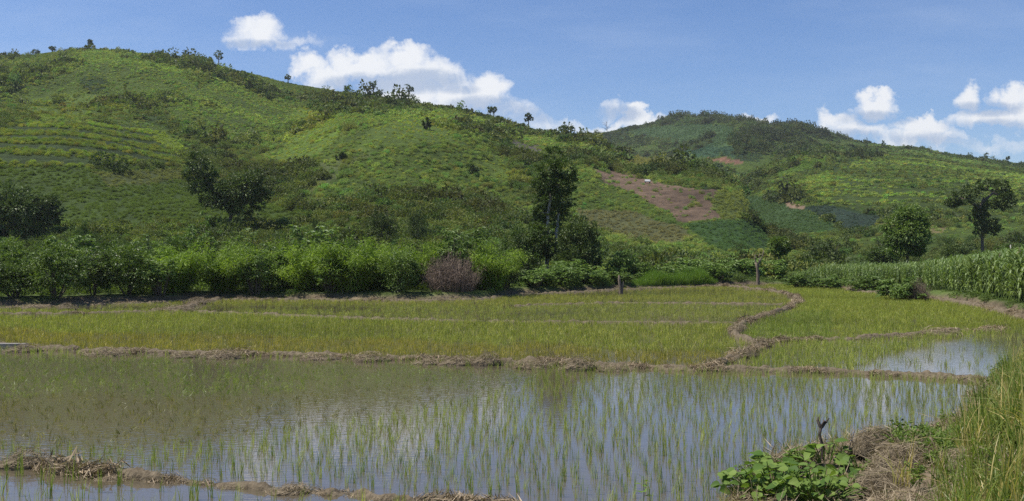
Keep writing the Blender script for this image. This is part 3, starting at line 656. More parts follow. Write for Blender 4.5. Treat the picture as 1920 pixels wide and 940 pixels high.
short = inpoly(px + 45 * pn, py + 10 * pn, SHORT) & z0
opn = inpoly(px + 30 * pn, py + 5 * pn, OPEN)
prob = np.zeros(n); h = np.full(n, .28); tint = np.ones((n, 3))
prob[z0] = np.where(py[z0] < 780, .98, .95) * (.7 + .3 * sstep(-.5, .3, pn[z0])); h[z0] = .225
prob[short] = .8; h[short] = .115 + .05 * pn[short]; tint[short] = [.62, .52, .48]; sg = short & (py < 735 + 25 * pn) ; tint[sg] = [.62, .72, .48]; sb_ = short & ~sg; prob[sb_] *= .85
prob[zN] = .24; h[zN] = .33
for z, p_, c in ((z1, .55, (.90, .86, .72)), (z2, .42, (.92, .88, .82)), (z4, .6, (.93, .92, .70)), (z5, .75, (.95, .95, .85))):
    prob[z] = p_; tint[z] = c
h[z1] = .21; h[z2] = .16; h[z4] = .20; h[z5] = .22
edge1 = z1 & (py > yA - 34 + 10 * pn); tint[edge1] = [.98, .78, .62]; prob[edge1] = .5; h[edge1] = .19
prob[z2] *= np.where(pm[z2] > .12, .45, 1.0)
q = z2 & (py < yI) ; tint[q] *= [1.05, 1.0, .9]
prob[opn] *= .10; prob[z5 & ~opn] *= 1.0
lo = z4 & (px < 1560) & (py > 585); tint[lo] *= [.8, .88, .9]
for key in 'GI':
    pts = BUNDS[key][0]; dg_ = dpoly(X, Y, [tuple(p) for p in pts[::8]] + [tuple(pts[-1])]); prob *= np.where(dg_ < .55, .05, 1)
prob *= np.clip(bd * 3, .2, 1)
dull = sstep(-.1, .5, pm); tint *= (1 - .18 * dull[:, None]); tint *= np.exp(rng.normal(0, .10, (n, 1)))
k = rng.random(n) < prob; X, Y, px, py, h, tint, z0, zN, short, z5 = [a[k] for a in (X, Y, px, py, h, tint, z0, zN, short, z5)]
n = len(X); h = h * rng.uniform(.75, 1.25, n); sparse = z0 | zN | z5
# the 300 seedlings that show largest are things of their own
cand = np.where((z0 | zN) & ~short & (px > 5) & (px < 1915) & (py < 945) & (py - h * F / Y > 0) & (px < np.interp(py, [700, 790, 850, 880, 940], [1900, 1780, 1590, 1400, 1360])))[0]
big = cand[np.argsort(Y[cand] / h[cand])[:300]]; isbig = np.zeros(n, bool); isbig[big] = True
for j in big:
    o = obj('rice_seedling', RT_THING[int(rng.integers(0, 9))], loc=(X[j], Y[j], 0), rz=float(rng.uniform(0, 6.28)), sc=(h[j], h[j], h[j]))
    nearrow = zN[j]
    tag(o, 'young green rice seedling in shallow water below the lowest mud bund' if nearrow else 'young green rice seedling standing in the open water of the wide nearest paddy', 'rice seedling',
        'rice seedlings below the lowest bund' if nearrow else 'rice seedlings in the nearest paddy')
k = ~isbig; nk = int(k.sum())
sc = np.stack([h, h, h], -1)
thick = ~sparse; sc[thick, 0] *= 1.15; sc[thick, 1] *= 1.15
tl = rng.normal(0, .12, (n, 2)); tl[short] = rng.normal(0, .55, (int(short.sum()), 2))
thin = sparse & ~((short | z5) & (rng.random(n) < .55)); pick = np.where(thin, rng.integers(0, 5, n), 5 + rng.integers(0, 5, n))
scatter('rice_crop', np.stack([X, Y, np.zeros(n)], -1)[k], rng.uniform(0, 6.28, nk), sc[k], pick[k], tint[k], RT_NEAR + RT_FAR, 'dense yellow green rice seedlings filling the flooded paddies between the bunds', 'rice', tilt=tl[k])
print('rice', n)

# ------------------------------------------------------------------ dry weed heaps on the bunds
def heapmesh(seed, n=700, L=.26, W=.012):
    mb = MB(); d = sph(n); d[:, 2] = np.abs(d[:, 2]); lump = 1 + .35 * fbm(d[:, 0] * 2 + seed * 3, d[:, 1] * 2 + seed, 3)
    P = d * lump[:, None] * rng.uniform(.6, 1.0, (n, 1)) * [.5, .42, .5]
    D = unit(np.cross(d, sph(n)) + .35 * sph(n)); D[:, 2] *= .7
    leaves(mb, P - D * L / 2, D, L * rng.uniform(.4, 1.3, n), W, .1, rng.random(n))
    return mb.build('stalks', M['straw'])
def moundmesh(seed):
    a = np.linspace(0, 2 * np.pi, 20, endpoint=False); V = []; Q = []
    for i, t in enumerate(np.linspace(0, 1, 7)):
        r = np.cos(t * np.pi / 2) * .46; z = np.sin(t * np.pi / 2) * .26
        rr = r * (1 + .3 * fbm(np.cos(a) * 1.5 + seed, np.sin(a) * 1.5 + t * 2, 2)); V += [(x * q, y * q, z) for x, y, q in zip(np.cos(a), np.sin(a) * .85, rr)]
    for i in range(6):
        for j in range(20): Q.append((i * 20 + 20 + j, i * 20 + 20 + (j + 1) % 20, i * 20 + (j + 1) % 20, i * 20 + j)[::-1])
    mb = MB(); mb.add(V, Q); return mb.build('soil_clod', M['soil'], True)
HEAPS = [(heapmesh(i), moundmesh(i)) for i in range(4)]
def empty(name, loc=(0, 0, 0), rz=0, sc=(1, 1, 1)):
    e = bpy.data.objects.new(name, None); COL.objects.link(e); e.location = loc; e.rotation_euler = (0, 0, rz); e.scale = sc; e.empty_display_size = .2; return e
def heap(px, py, wpx, hpx, label, group=None, z=-.03):
    x, y = flat(px, py, 0.05); s = y / F; i = int(rng.integers(0, 4))
    e = empty('weed_heap', (x, y, z), float(rng.uniform(-.3, .3)), (wpx * s, wpx * s * .75, hpx * s * 2.3))
    tag(e, label, 'weed heap', group or 'dry weed heaps on the bunds')
    obj('stalks', HEAPS[i][0], e); obj('soil_clod', HEAPS[i][1], e)
heap(45, 656, 75, 16, 'flat dark weed heap on the bund beside the pale concrete lip')
heap(200, 662, 110, 13, 'low long dry weed heap just along the bund from the pale concrete lip')
heap(345, 667, 60, 13, 'small dry weed heap on the bund, between two longer low heaps')
heap(420, 668, 90, 16, 'brown hump shaped weed heap on the bund below the big dark spreading tree')
heap(600, 670, 90, 13, 'thin grey weed heap on the bund, second before the gap in the heaps')
heap(695, 674, 78, 20, 'tall tidy dry weed heap on the bund, ending at the bare gap')
heap(800, 679, 60, 12, 'low straw coloured weed heap just past the bare gap of the bund')
heap(860, 680, 80, 18, 'straw coloured weed heap on the bund, sloping up to the highest heap')
heap(912, 681, 66, 26, 'highest pointed straw heap on the long bund below the dead brown thicket')
heap(1000, 687, 80, 18, 'straw heap on the bund, straight after the highest pointed heap')
heap(1085, 690, 80, 26, 'big rounded straw heap on the bund, the last high one before the bunds meet')
heap(1150, 692, 70, 14, 'low tapering straw heap where the long bund thins out toward the junction')
heap(1352, 692, 60, 12, 'small brown weed heap right where the two bunds meet')
heap(1400, 668, 60, 22, 'crumbly brown weed heap on the winding bund just above the junction')
heap(1425, 648, 46, 20, 'upright brown weed heap on the sharp elbow of the winding bund')
heap(1385, 622, 40, 18, 'dark brown weed heap on the first bend of the winding bund')
heap(1765, 626, 80, 17, 'dark tangled weed heap on the short bund beside the open water')
heap(1700, 631, 60, 10, 'flat weed heap at the thin end of the short bund beside the open water')
heap(1860, 620, 50, 9, 'small flat weed heap at the end of the short bund near the maize')
heap(335, 582, 80, 14, 'dark flat weed heap on the small bund in front of the bamboo')
heap(372, 568, 50, 13, 'dark weed heap on the bend of the small bund in front of the bamboo')
heap(125, 579, 40, 13, 'round brown weed heap at the foot of the thicket on the far edge')
heap(65, 577, 60, 9, 'flat brown weed heap on the far edge beside the round one')
heap(45, 868, 110, 36, 'large grey brown weed heap on the lowest bund at the edge of the photo')
heap(115, 880, 60, 24, 'pale weed heap on the lowest bund, next to the large grey brown heap')
heap(210, 892, 80, 12, 'low crumbly weed heap on the lowest bund beyond the pale one')
heap(545, 916, 90, 20, 'rounded earthy weed heap in the middle of the lowest bund')
heap(430, 908, 60, 10, 'low flat weed heap on the lowest bund before its rounded earthy heap')
heap(720, 932, 60, 12, 'small crumbly weed heap on the lowest bund near the bottom of the photo')
# loose dry litter along every bund
P = []; S = []
for key, (pts, s, wv, hv) in BUNDS.items():
    if key in 'GI': continue
    dn = {'A': 4.5, 'B': 2.5, 'C': 3, 'E': 2, 'F': 5, 'H': 1.6, 'K': 3.5}[key]
    m = int(len(pts) * .06 * dn * 8); i = rng.integers(0, len(pts), m); v = rng.uniform(-.8, .8, m)
    q = pts[i] + s[i] * (v * wv[i])[:, None]; z = (hv[i]) * (1 - np.abs(v) ** 2.2) - .06
    P.append(np.column_stack([q, z])); S.append(np.exp(rng.normal(-1.25, .35, m)) * np.clip(.6 + 1.2 * fbm(q[:, 0] / 1.2, q[:, 1] / 1.2, 2), .35, 1.5))
P = np.concatenate(P); S = np.concatenate(S); sc = np.stack([S, S, S * .8], -1)
def litter(n, green=False):
    mb = MB(); d = sph(n); d[:, 2] = np.abs(d[:, 2]); Pq = d * rng.uniform(.3, 1, (n, 1)) * [.5, .5, .4]; D = unit(np.cross(d, sph(n)) + .4 * sph(n))
    leaves(mb, Pq - D * .25, D, .55 * rng.uniform(.4, 1.2, n), .035, .1, rng.random(n)); return mb.build('litter', M['strawinst'])
LIT = [litter(90) for _ in range(4)]
br = np.exp(rng.normal(0, .2, (len(P), 1))); scatter('dry_litter', P, rng.uniform(0, 6.28, len(P)), sc, rng.integers(0, 4, len(P)), br * [1, .97, .95], LIT, 'loose dry weeds and stalks littering the tops of the mud bunds', 'dry litter')

# ------------------------------------------------------------------ thicket plants
def crown(mb, blobs, n, L, W, droop=0., shell=.75, clump=26, fold=.3):
    """leaf clumps on the outside of a set of lobes; blobs rows: cx,cy,cz,rx,ry,rz"""
    B = np.asarray(blobs, float); vol = (B[:, 3] * B[:, 5]); nc = max(4, n // clump); w = rng.choice(len(B), nc, p=vol / vol.sum())
    d = sph(nc); d[:, 2] = d[:, 2] * .85 + .12; C = B[w, :3] + d * B[w, 3:] * rng.uniform(shell - .25, 1.15, (nc, 1))
    cr = (B[w, 3] * .17)[:, None] * rng.uniform(.5, 1.4, (nc, 1)); br = rng.random(nc)
    j = rng.integers(0, nc, n); P = C[j] + rng.normal(size=(n, 3)) * cr[j] * [.8, .8, .6]
    D = unit(unit(P - B[w[j], :3]) + sph(n) * .8 + [0, 0, -droop])
    leaves(mb, P, D, L * rng.uniform(.6, 1.25, n), W * rng.uniform(.7, 1.2, n), fold, np.clip(.65 * br[j] + .35 * rng.random(n), 0, 1))
def shrub_blobs(h, r, k=7):
    b = []
    for i in range(k):
        a = rng.uniform(0, 6.28); q = rng.uniform(.1, .62) * r; z = rng.uniform(.22, .78) * h; rr = rng.uniform(.32, .52) * r * (1.15 - .5 * abs(z / h - .4))
        b.append((q * math.cos(a), q * math.sin(a), z, rr, rr, rr * .95))
    b.append((0, 0, h * .35, r * .8, r * .8, h * .34)); return b
def stems_for(mb, blobs, base_r=.05, trunk=None):
    for b in blobs: 
        p0 = np.array([b[0] * .15, b[1] * .15, -.2]); p1 = np.array(b[:3]); m = (p0 + p1) / 2 + rng.normal(0, .12, 3) * np.linalg.norm(p1 - p0) * .4
        tube(mb, [p0, m, p1], [base_r, base_r * .7, base_r * .3], 5)
def mk_round(h, r, n, L, W, mt, droop=.2):
    f = MB(); s = MB(); b = shrub_blobs(h, r); crown(f, b, n, L, W, droop); stems_for(s, b)
    return f.build('foliage', mt), s.build('stem', M['bark'])
def mk_bamboo(h, r, n):
    f = MB(); s = MB(); m = 46; LP = []; LD = []; A = []
    for i in range(m):
        a = rng.uniform(0, 6.28); q = math.sqrt(rng.random()); l = .55 * q * r; b = np.array([math.cos(a), math.sin(a), 0]); hh = h * rng.uniform(.55, 1.02) * (1 - .25 * q)
        t = np.linspace(0, 1, 8)[:, None]; p = b * (l * .4 + r * (.2 + .75 * q) * t ** 2.0) + np.array([0, 0, 1]) * hh * (t - .18 * (q + .3) * t ** 4); p[:, 2] -= .1 * (1 - t[:, 0])
        tube(s, p, np.linspace(.03, .006, 8), 4); k = n // m; u = rng.uniform(.12, 1, k) ** .8; c = np.stack([np.interp(u, t[:, 0], p[:, e]) for e in range(3)], -1)
        sp = sph(k) * (.16 + .34 * rng.random((k, 1))) * (1.1 - .5 * u[:, None]); LP.append(c + sp); LD.append(unit(sp + sph(k) * .35 + [0, 0, -.25])); A.append(np.clip(rng.normal(.45, .25, k) + .2 * rng.normal(), 0, 1))
    P = np.concatenate(LP); P[:, 2] = np.maximum(P[:, 2], .02); leaves(f, P, np.concatenate(LD), rng.uniform(.16, .32, len(P)), .045, .2, np.concatenate(A))
    return f.build('foliage', M['bamboo']), s.build('culm', M['bark'])
def mk_broad(h, r, nst, per, L=.34, W=.11):
    """stems carrying whorls of long drooping leaves"""
    f = MB(); s = MB()
    for i in range(nst):
        a = rng.uniform(0, 6.28); q = math.sqrt(rng.random()) * r; hh = h * rng.uniform(.45, 1) * (1 - .2 * q / r); e = np.array([q * math.cos(a), q * math.sin(a), hh])
        p = [(e[0] * .3, e[1] * .3, -.1), (e[0] * .6, e[1] * .6, hh * .5), tuple(e)]; tube(s, p, [.028, .02, .01], 4)
        for w in range(per):
            c = e + rng.normal(0, [.14, .14, .05]) - np.array([0, 0, rng.uniform(0, .55) * hh]) * (w > 0); k = 9; az = rng.uniform(0, 6.28) + np.arange(k) * 2.4
            D = np.stack([np.cos(az), np.sin(az), rng.uniform(-.75, .15, k)], -1); leaves(f, np.repeat(c[None], k, 0), D, L * rng.uniform(.7, 1.2, k), W, .3, np.clip(rng.normal(.5, .22, k) + .2 * (w == 0), 0, 1))
    return f.build('foliage', M['broad']), s.build('stem', M['bark'])
def mk_twigs(h, r, n):
    f = MB(); s = MB()
    for i in range(n):
        a = rng.uniform(0, 6.28); q = math.sqrt(rng.random()); b = np.array([math.cos(a), math.sin(a), 0]); t = np.linspace(0, 1, 6)[:, None]
        hh = h * rng.uniform(.4, 1.0) * (1 - .18 * q); p = b * r * q * (.65 + .5 * t * rng.uniform(-.3, 1)) + np.array([0, 0, 1.]) * hh * (t - .25 * q * t ** 3) + rng.normal(0, .05, (6, 3)) * t
        w = rng.uniform(.010, .022); tube(s, p, np.linspace(w, w * .3, 6), 3, rng.random())
        k = 12; u = rng.uniform(.3, 1, k); c = np.stack([np.interp(u, t[:, 0], p[:, e]) for e in range(3)], -1); leaves(f, c, sph(k) + [0, 0, -.6], rng.uniform(.2, .55, k), .022, .1, rng.random(k))
    return f.build('dry_twigs', M['twig']), s.build('dead_stem', M['twig'])
PROTO = {'round': [mk_round(3.6, 1.9, 6500, .17, .085, M['bush']) for _ in range(3)], 'bamboo': [mk_bamboo(4.0, 2.0, 12000) for _ in range(3)],
         'broad': [mk_broad(4.0, 1.5, 26, 7) for _ in range(2)], 'dark': [mk_round(3.6, 1.8, 6000, .17, .08, M['darktree']) for _ in range(2)],
         'low': [mk_broad(2.0, 1.5, 40, 4, .38, .12) for _ in range(3)], 'dead': [mk_twigs(3.3, 2.1, 420)], 'mid': [mk_round(3.6, 1.8, 6000, .18, .09, M['midtree']) for _ in range(2)]}
BASEH = {'round': 3.8, 'bamboo': 4.0, 'broad': 4.0, 'dark': 3.8, 'low': 2.05, 'dead': 3.3, 'mid': 3.8}; BASEW = {'round': 4.0, 'bamboo': 4.6, 'broad': 3.4, 'dark': 4.0, 'low': 3.4, 'dead': 4.2, 'mid': 4.0}
PN = {'round': ('leafy_bush', 'bush'), 'bamboo': ('bamboo_clump', 'bamboo'), 'broad': ('drooping_leaf_shrub', 'shrub'), 'dark': ('dark_bush', 'bush'), 'low': ('broad_leaf_shrub', 'shrub'), 'dead': ('dead_thicket', 'dead bush'), 'mid': ('leafy_bush', 'bush')}
def plant(kind, px, Y, top, wpx, label, group=None):
    x = (px - 960) / F * Y; z = float(nearz(np.array([x]), np.array([float(Y)]))[0]) if Y < 92 else float(farz(np.array([x]), np.array([float(Y)]))[0])
    zt = CAMZ + (HY - top) / F * Y; h = max(zt - z, .5) * 1.05; w = wpx * Y / F * 1.15
    pr = PROTO[kind][int(rng.integers(0, len(PROTO[kind])))]; s = (w / BASEW[kind], w / BASEW[kind], h / BASEH[kind])
    e = empty(PN[kind][0], (x, Y, z), float(rng.uniform(0, 6.28)), s); tag(e, label, PN[kind][1], group)
    for m in pr: obj(m.name.split('.')[0], m, e)
    return e
def yf(px): return float(CAMZ * F / (np.interp(px, _sx, FARE) - HY))
GT = 'bushes and bamboo of the thicket behind the paddies'
for k, px, dy, top, w, lb in [
 ('round', -45, 1.5, 470, 110, 'green bush cut by the frame edge at the paddy margin'),
 ('mid', 30, 1.6, 472, 110, 'mid green bush at the end of the thicket above the flat weed heap'),
 ('round', 105, 1.6, 450, 120, 'rounded green bush directly above the round brown weed heap'),
 ('dark', 175, 1.9, 478, 90, 'dark bush in the front row of the thicket behind the small dry field corner'),
 ('round', 240, 1.8, 462, 110, 'dense green bush in the front row behind the short dark bund'),
 ('bamboo', 330, 2.2, 458, 140, 'light green bamboo clump behind the bend of the small bund'),
 ('bamboo', 420, 2.2, 452, 130, 'feathery bamboo clump below the trunk of the big dark spreading tree'),
 ('round', 500, 2.0, 468, 100, 'dark green bush with a shaded foot between two bamboo clumps'),
 ('bamboo', 575, 2.2, 445, 130, 'bright bamboo clump with small leafy weed at its foot'),
 ('bamboo', 655, 2.2, 448, 130, 'bright green bamboo clump near the middle of the thicket, one clump before the glossy bush'),
 ('round', 742, 2.0, 466, 90, 'glossy leaved bush beside the dead brown thicket'),
 ('bamboo', 700, 3.4, 440, 120, 'tall bamboo clump rising behind the glossy leaved bush'),
 ('dead', 848, 2.2, 466, 112, 'dead brown tangle of dry vines and twigs in the green thicket'),
 ('bamboo', 918, 2.6, 458, 105, 'yellow green bamboo clump leaning over the dead brown thicket'),
 ('broad', 480, 1.6, 480, 60, 'slim drooping leaf shrub at the front of the thicket under the pale one'), ('broad', 622, 1.7, 474, 62, 'drooping leaf shrub at the front, wedged between two bright bamboo clumps'), ('broad', 300, 1.5, 486, 70, 'low drooping leaf shrub at the front behind the short dark bund'),
 ('dark', 948, 2.0, 490, 70, 'low dark bush between bamboo and the broad leaved shrubs'),
 ('broad', 868, 4.6, 424, 90, 'shrub of long drooping leaves rising above the dead brown thicket'),
 ('broad', 378, 6.0, 408, 64, 'tall slim shrub of drooping leaves beside the dark tree trunk'),
 ('broad', 462, 6.0, 428, 84, 'pale shrub of drooping leaves directly under the dark tree crown'),
 ('broad', 590, 6.5, 424, 90, 'wide shrub of drooping leaves above the bright bamboo'),
 ('broad', 275, 6.0, 450, 76, 'shrub of drooping leaves poking out of the small leaved thicket'),
 ('broad', 145, 6.0, 440, 80, 'shrub of drooping leaves standing over the rounded green bush'),
 ('mid', 205, 8.5, 420, 100, 'olive green bush behind the thicket below the terraced hillside'),
 ('bamboo', 545, 7.0, 440, 110, 'yellowish bamboo crown behind the second row of shrubs'),
 ('mid', 655, 8.5, 430, 90, 'mid green bush behind the bright bamboo and below the slope trees'),
 ('bamboo', 790, 6.0, 446, 110, 'bamboo crown behind the dead brown thicket'),
 ('round', 15, 7.0, 435, 110, 'green bush below the black green trees at the frame edge'),
 ('mid', 320, 10.0, 425, 90, 'dull green bush at the foot of the smooth green field')]:
    plant(k, px, yf(px) + dy - (.7 if dy < 3 else 0) + float(rng.uniform(-.4, 1.0)), top - (14 if dy < 5 else 9) + float(rng.uniform(-10, 12)), w * float(rng.uniform(.95, 1.2)), lb, GT)
GL = 'broad leaved shrubs along the paddy edge'
for px, dy, top, w, lb in [
 (1000, 1.5, 500, 66, 'broad leaved shrub beside the last dark bush of the thicket'), (1050, 1.6, 492, 70, 'broad leaved shrub below the tall two stemmed tree'),
 (1105, 1.8, 500, 66, 'broad leaved shrub below the low dark tree'), (1150, 2.0, 506, 60, 'small broad leaved shrub behind the grey stake stump'),
 (1075, 5.0, 482, 80, 'taller broad leaved shrub behind the shrubs below the tall tree'), (1165, 6.0, 462, 56, 'shrub with a flat pale top standing above its neighbours'),
 (1200, 5.0, 488, 70, 'broad leaved shrub just past the flat topped one'), (1255, 4.0, 496, 76, 'broad leaved shrub behind the bright grass patch'),
 (1310, 3.5, 498, 70, 'broad leaved shrub at the end of the bright grass patch'), (1345, 2.0, 490, 60, 'shrub growing where the winding bund begins'),
 (1290, 8.0, 480, 80, 'broad leaved shrub in the second row below the green fields'), (1380, 6.0, 478, 70, 'broad leaved shrub just before the forked stump'),
 (1440, 6.0, 480, 66, 'broad leaved shrub just beyond the forked stump')]:
    plant('low', px, yf(px) + dy, top, w, lb, GL)
for k, px, Y, top, w, lb in [
 ('dark', 715, 112, 388, 62, 'dark bush standing alone on the foot of the slope above the bamboo'), ('dark', 783, 112, 384, 40, 'narrow dark bush on the foot of the slope, next to a wider one'),
 ('dark', 595, 92, 395, 26, 'tiny round dark bush on the smooth slope above the drooping shrubs'), ('mid', 165, 92, 385, 50, 'loose green bush with bare twigs in front of the smooth field'),
 ('mid', 965, 78, 440, 90, 'green bush joining the bamboo to the tall two stemmed tree'), ('dark', 1550, 118, 440, 90, 'low wide dark bush behind the maize below the blue green field'),
 ('dark', 1392, 105, 452, 34, 'small dark bush in front of the lowest bluish field'), ('mid', 1640, 125, 448, 90, 'green bush behind the maize beside the round round tree'),
 ('dark', 1800, 125, 444, 80, 'brown green bush behind the maize below the ragged dark tree'), ('mid', 1890, 120, 446, 80, 'green bush behind the maize beside the thin pale pole'), ('low', 1690, 57, 514, 76, 'leafy vine covered bush at the front of the maize below the round tree'), ('dead', 1722, 56.5, 515, 40, 'small brown dead bush at the front of the maize'), ('low', 1505, 74, 508, 60, 'low leafy bush where the maize begins beyond the forked stump'), ('low', 1565, 73, 512, 60, 'low leafy bush in front of the young maize, second from the forked stump'), ('low', 1625, 68, 508, 64, 'low leafy bush in front of the maize just before the vine covered bush')]:
    plant(k, px, Y, top, w, lb)

# ------------------------------------------------------------------ trees
def tree(name, label, px, by, Y, trunks, blobs, leafn, L, W, mt, cat='tree', tr=.12, droop=.2, barkm='bark', group=None):
    """trunk polylines and lobes measured on the photo, at distance Y (metres)"""
    if Y is None: x, Y, z = at(px, by)
    else:
        x = (px - 960) / F * Y; z = float(nearz(np.array([x]), np.array([float(Y)]))[0]) if Y < 92 else float(farz(np.array([x]), np.array([float(Y)]))[0])
    s = Y / F
    cv = lambda qx, qy, d=0.: np.array([(qx - px) * s, d, CAMZ + (HY - qy) * s - z])
    e = empty(name, (x, Y, z)); tag(e, label, cat, group)
    B = []
    for b in blobs:
        d = b[4] * s if len(b) > 4 else rng.uniform(-.5, .5) * b[2] * s; c = cv(b[0], b[1], d); B.append((*c, b[2] * s, b[2] * s, b[3] * s))
    f = MB(); crown(f, B, leafn, L, W, droop, clump=18); cm = f.build('crown', mt); obj('crown', cm, e)
    tm = MB(); ends = []
    for t in trunks:
        P_ = [cv(*q) for q in t]; P_[0][2] = -.3 if t is trunks[0] or abs(t[0][1] - by) < 6 else P_[0][2]; n_ = len(P_); tube(tm, P_, np.linspace(tr, tr * .45, n_), 7, rough=.06); ends += P_[1:]
    for b in B:
        c = np.array(b[:3]); q = min(ends, key=lambda v: np.linalg.norm(v - c) + (2 if v[2] > c[2] else 0)); m = (q + c) / 2 + rng.normal(0, .06, 3) * np.linalg.norm(c - q)
        tube(tm, [q, m, c], [tr * .4, tr * .28, tr * .1], 5)
    obj('trunk', tm.build('trunk', M[barkm], True), e); return e
tree('spreading_tree', 'big dark tree with a lopsided spreading crown in front of the gully', 430, 436, None, [[(430, 436), (431, 415), (436, 392), (445, 370)], [(433, 400), (405, 360), (378, 325)]],
     [(370, 305, 20, 20), (386, 325, 18, 14), (358, 328, 14, 12), (372, 345, 14, 14), (402, 348, 20, 15), (425, 365, 32, 24), (462, 360, 28, 28), (478, 335, 16, 18), (450, 335, 24, 16), (455, 388, 32, 20), (405, 380, 22, 14), (392, 372, 16, 22), (488, 372, 16, 18), (440, 360, 30, 24), (368, 350, 20, 16)], 11000, .36, .2, M['darktree'], tr=.3)
tree('tall_tree', 'tall narrow tree with two pale trunks rising high out of the thicket', 1030, 500, 80, [[(1026, 500), (1025, 450), (1028, 400), (1035, 350), (1040, 300)], [(1040, 500), (1043, 440), (1050, 380)]],
     [(1042, 292, 18, 18), (1028, 318, 22, 20), (1054, 322, 24, 20), (1020, 345, 22, 18), (1050, 350, 28, 22), (1033, 375, 28, 20), (1060, 378, 20, 18), (1040, 402, 28, 18), (1014, 398, 14, 14), (1028, 430, 32, 16), (1066, 335, 16, 14), (1010, 425, 16, 14)], 10500, .23, .12, M['midtree'], tr=.17, barkm='palebark')
tree('low_tree', 'low dense dark tree pressed against the foot of the tall narrow tree', 1085, 520, 77, [[(1085, 520), (1084, 480), (1080, 450)]],
     [(1085, 440, 28, 24), (1105, 455, 20, 22), (1068, 460, 22, 22), (1092, 478, 28, 20), (1060, 492, 20, 18), (1110, 490, 16, 18)], 10000, .2, .1, M['darktree'])
tree('spreading_bush', 'olive green spreading tree between the bamboo and the tall narrow tree', 990, 520, 79, [[(990, 520), (990, 480), (985, 460)]],
     [(985, 445, 28, 20), (960, 462, 24, 18), (1008, 460, 22, 22), (985, 482, 28, 18), (1035, 470, 22, 20), (1015, 440, 18, 16), (945, 480, 18, 16)], 10000, .2, .1, M['midtree'], cat='tree')
tree('round_tree', 'dense round green tree standing by itself above the maize', 1700, 486, 105, [[(1702, 486), (1701, 465), (1700, 440)]],
     [(1700, 408, 24, 20), (1680, 425, 20, 18), (1722, 420, 18, 20), (1700, 438, 32, 22), (1680, 450, 18, 18), (1720, 452, 20, 18), (1700, 466, 30, 13), (1684, 472, 18, 9), (1718, 470, 18, 9), (1712, 402, 14, 14)], 17000, .32, .14, M['bush'], tr=.2, droop=.5)
tree('ragged_tree', 'ragged dark tree with a broken spreading crown and bare pale limbs', 1845, 442, 150, [[(1843, 442), (1841, 415), (1838, 390), (1845, 370)], [(1838, 392), (1815, 375), (1800, 372)], [(1842, 380), (1862, 362), (1880, 370)]],
     [(1800, 372, 20, 14), (1790, 382, 12, 10), (1820, 358, 16, 12), (1848, 348, 14, 12), (1878, 350, 15, 13), (1880, 378, 18, 18), (1862, 385, 12, 10), (1840, 398, 13, 12), (1848, 420, 17, 18), (1832, 412, 12, 10), (1858, 432, 15, 10), (1838, 436, 13, 8), (1894, 365, 8, 9)], 9000, .36, .22, M['darktree'], tr=.26)
tree('black_green_tree', 'largest black green tree of the group at the frame edge', 22, 450, None, [[(22, 450), (22, 420), (20, 395)]], [(20, 372, 32, 22), (-8, 390, 30, 26), (40, 395, 28, 24), (15, 420, 34, 24), (-20, 430, 26, 20), (60, 430, 24, 20)], 9000, .38, .2, M['darktree'], group='black green trees at the frame edge')
tree('black_green_tree', 'smaller black green tree with a sloping crown next to the largest one', 92, 440, None, [[(92, 440), (90, 415), (88, 395)]], [(88, 385, 20, 16), (104, 392, 14, 12), (75, 402, 20, 18), (95, 412, 18, 14)], 4500, .38, .2, M['darktree'], group='black green trees at the frame edge')
tree('small_tree', 'small round glossy tree rising from the edge of the maize', 1461, 485, 95, [[(1461, 485), (1460, 465)]], [(1461, 455, 14, 12), (1452, 464, 12, 10), (1470, 465, 11, 10), (1461, 474, 15, 9)], 2600, .26, .12, M['bush'])
tree('small_tree', 'small upright green tree on the bright slope below the ridge', 800, 243, None, [[(800, 243), (800, 232)]], [(800, 229, 5, 6), (799, 237, 5, 5)], 500, .6, .4, M['darktree'], tr=.2)
GR = 'lone trees on the ridges'
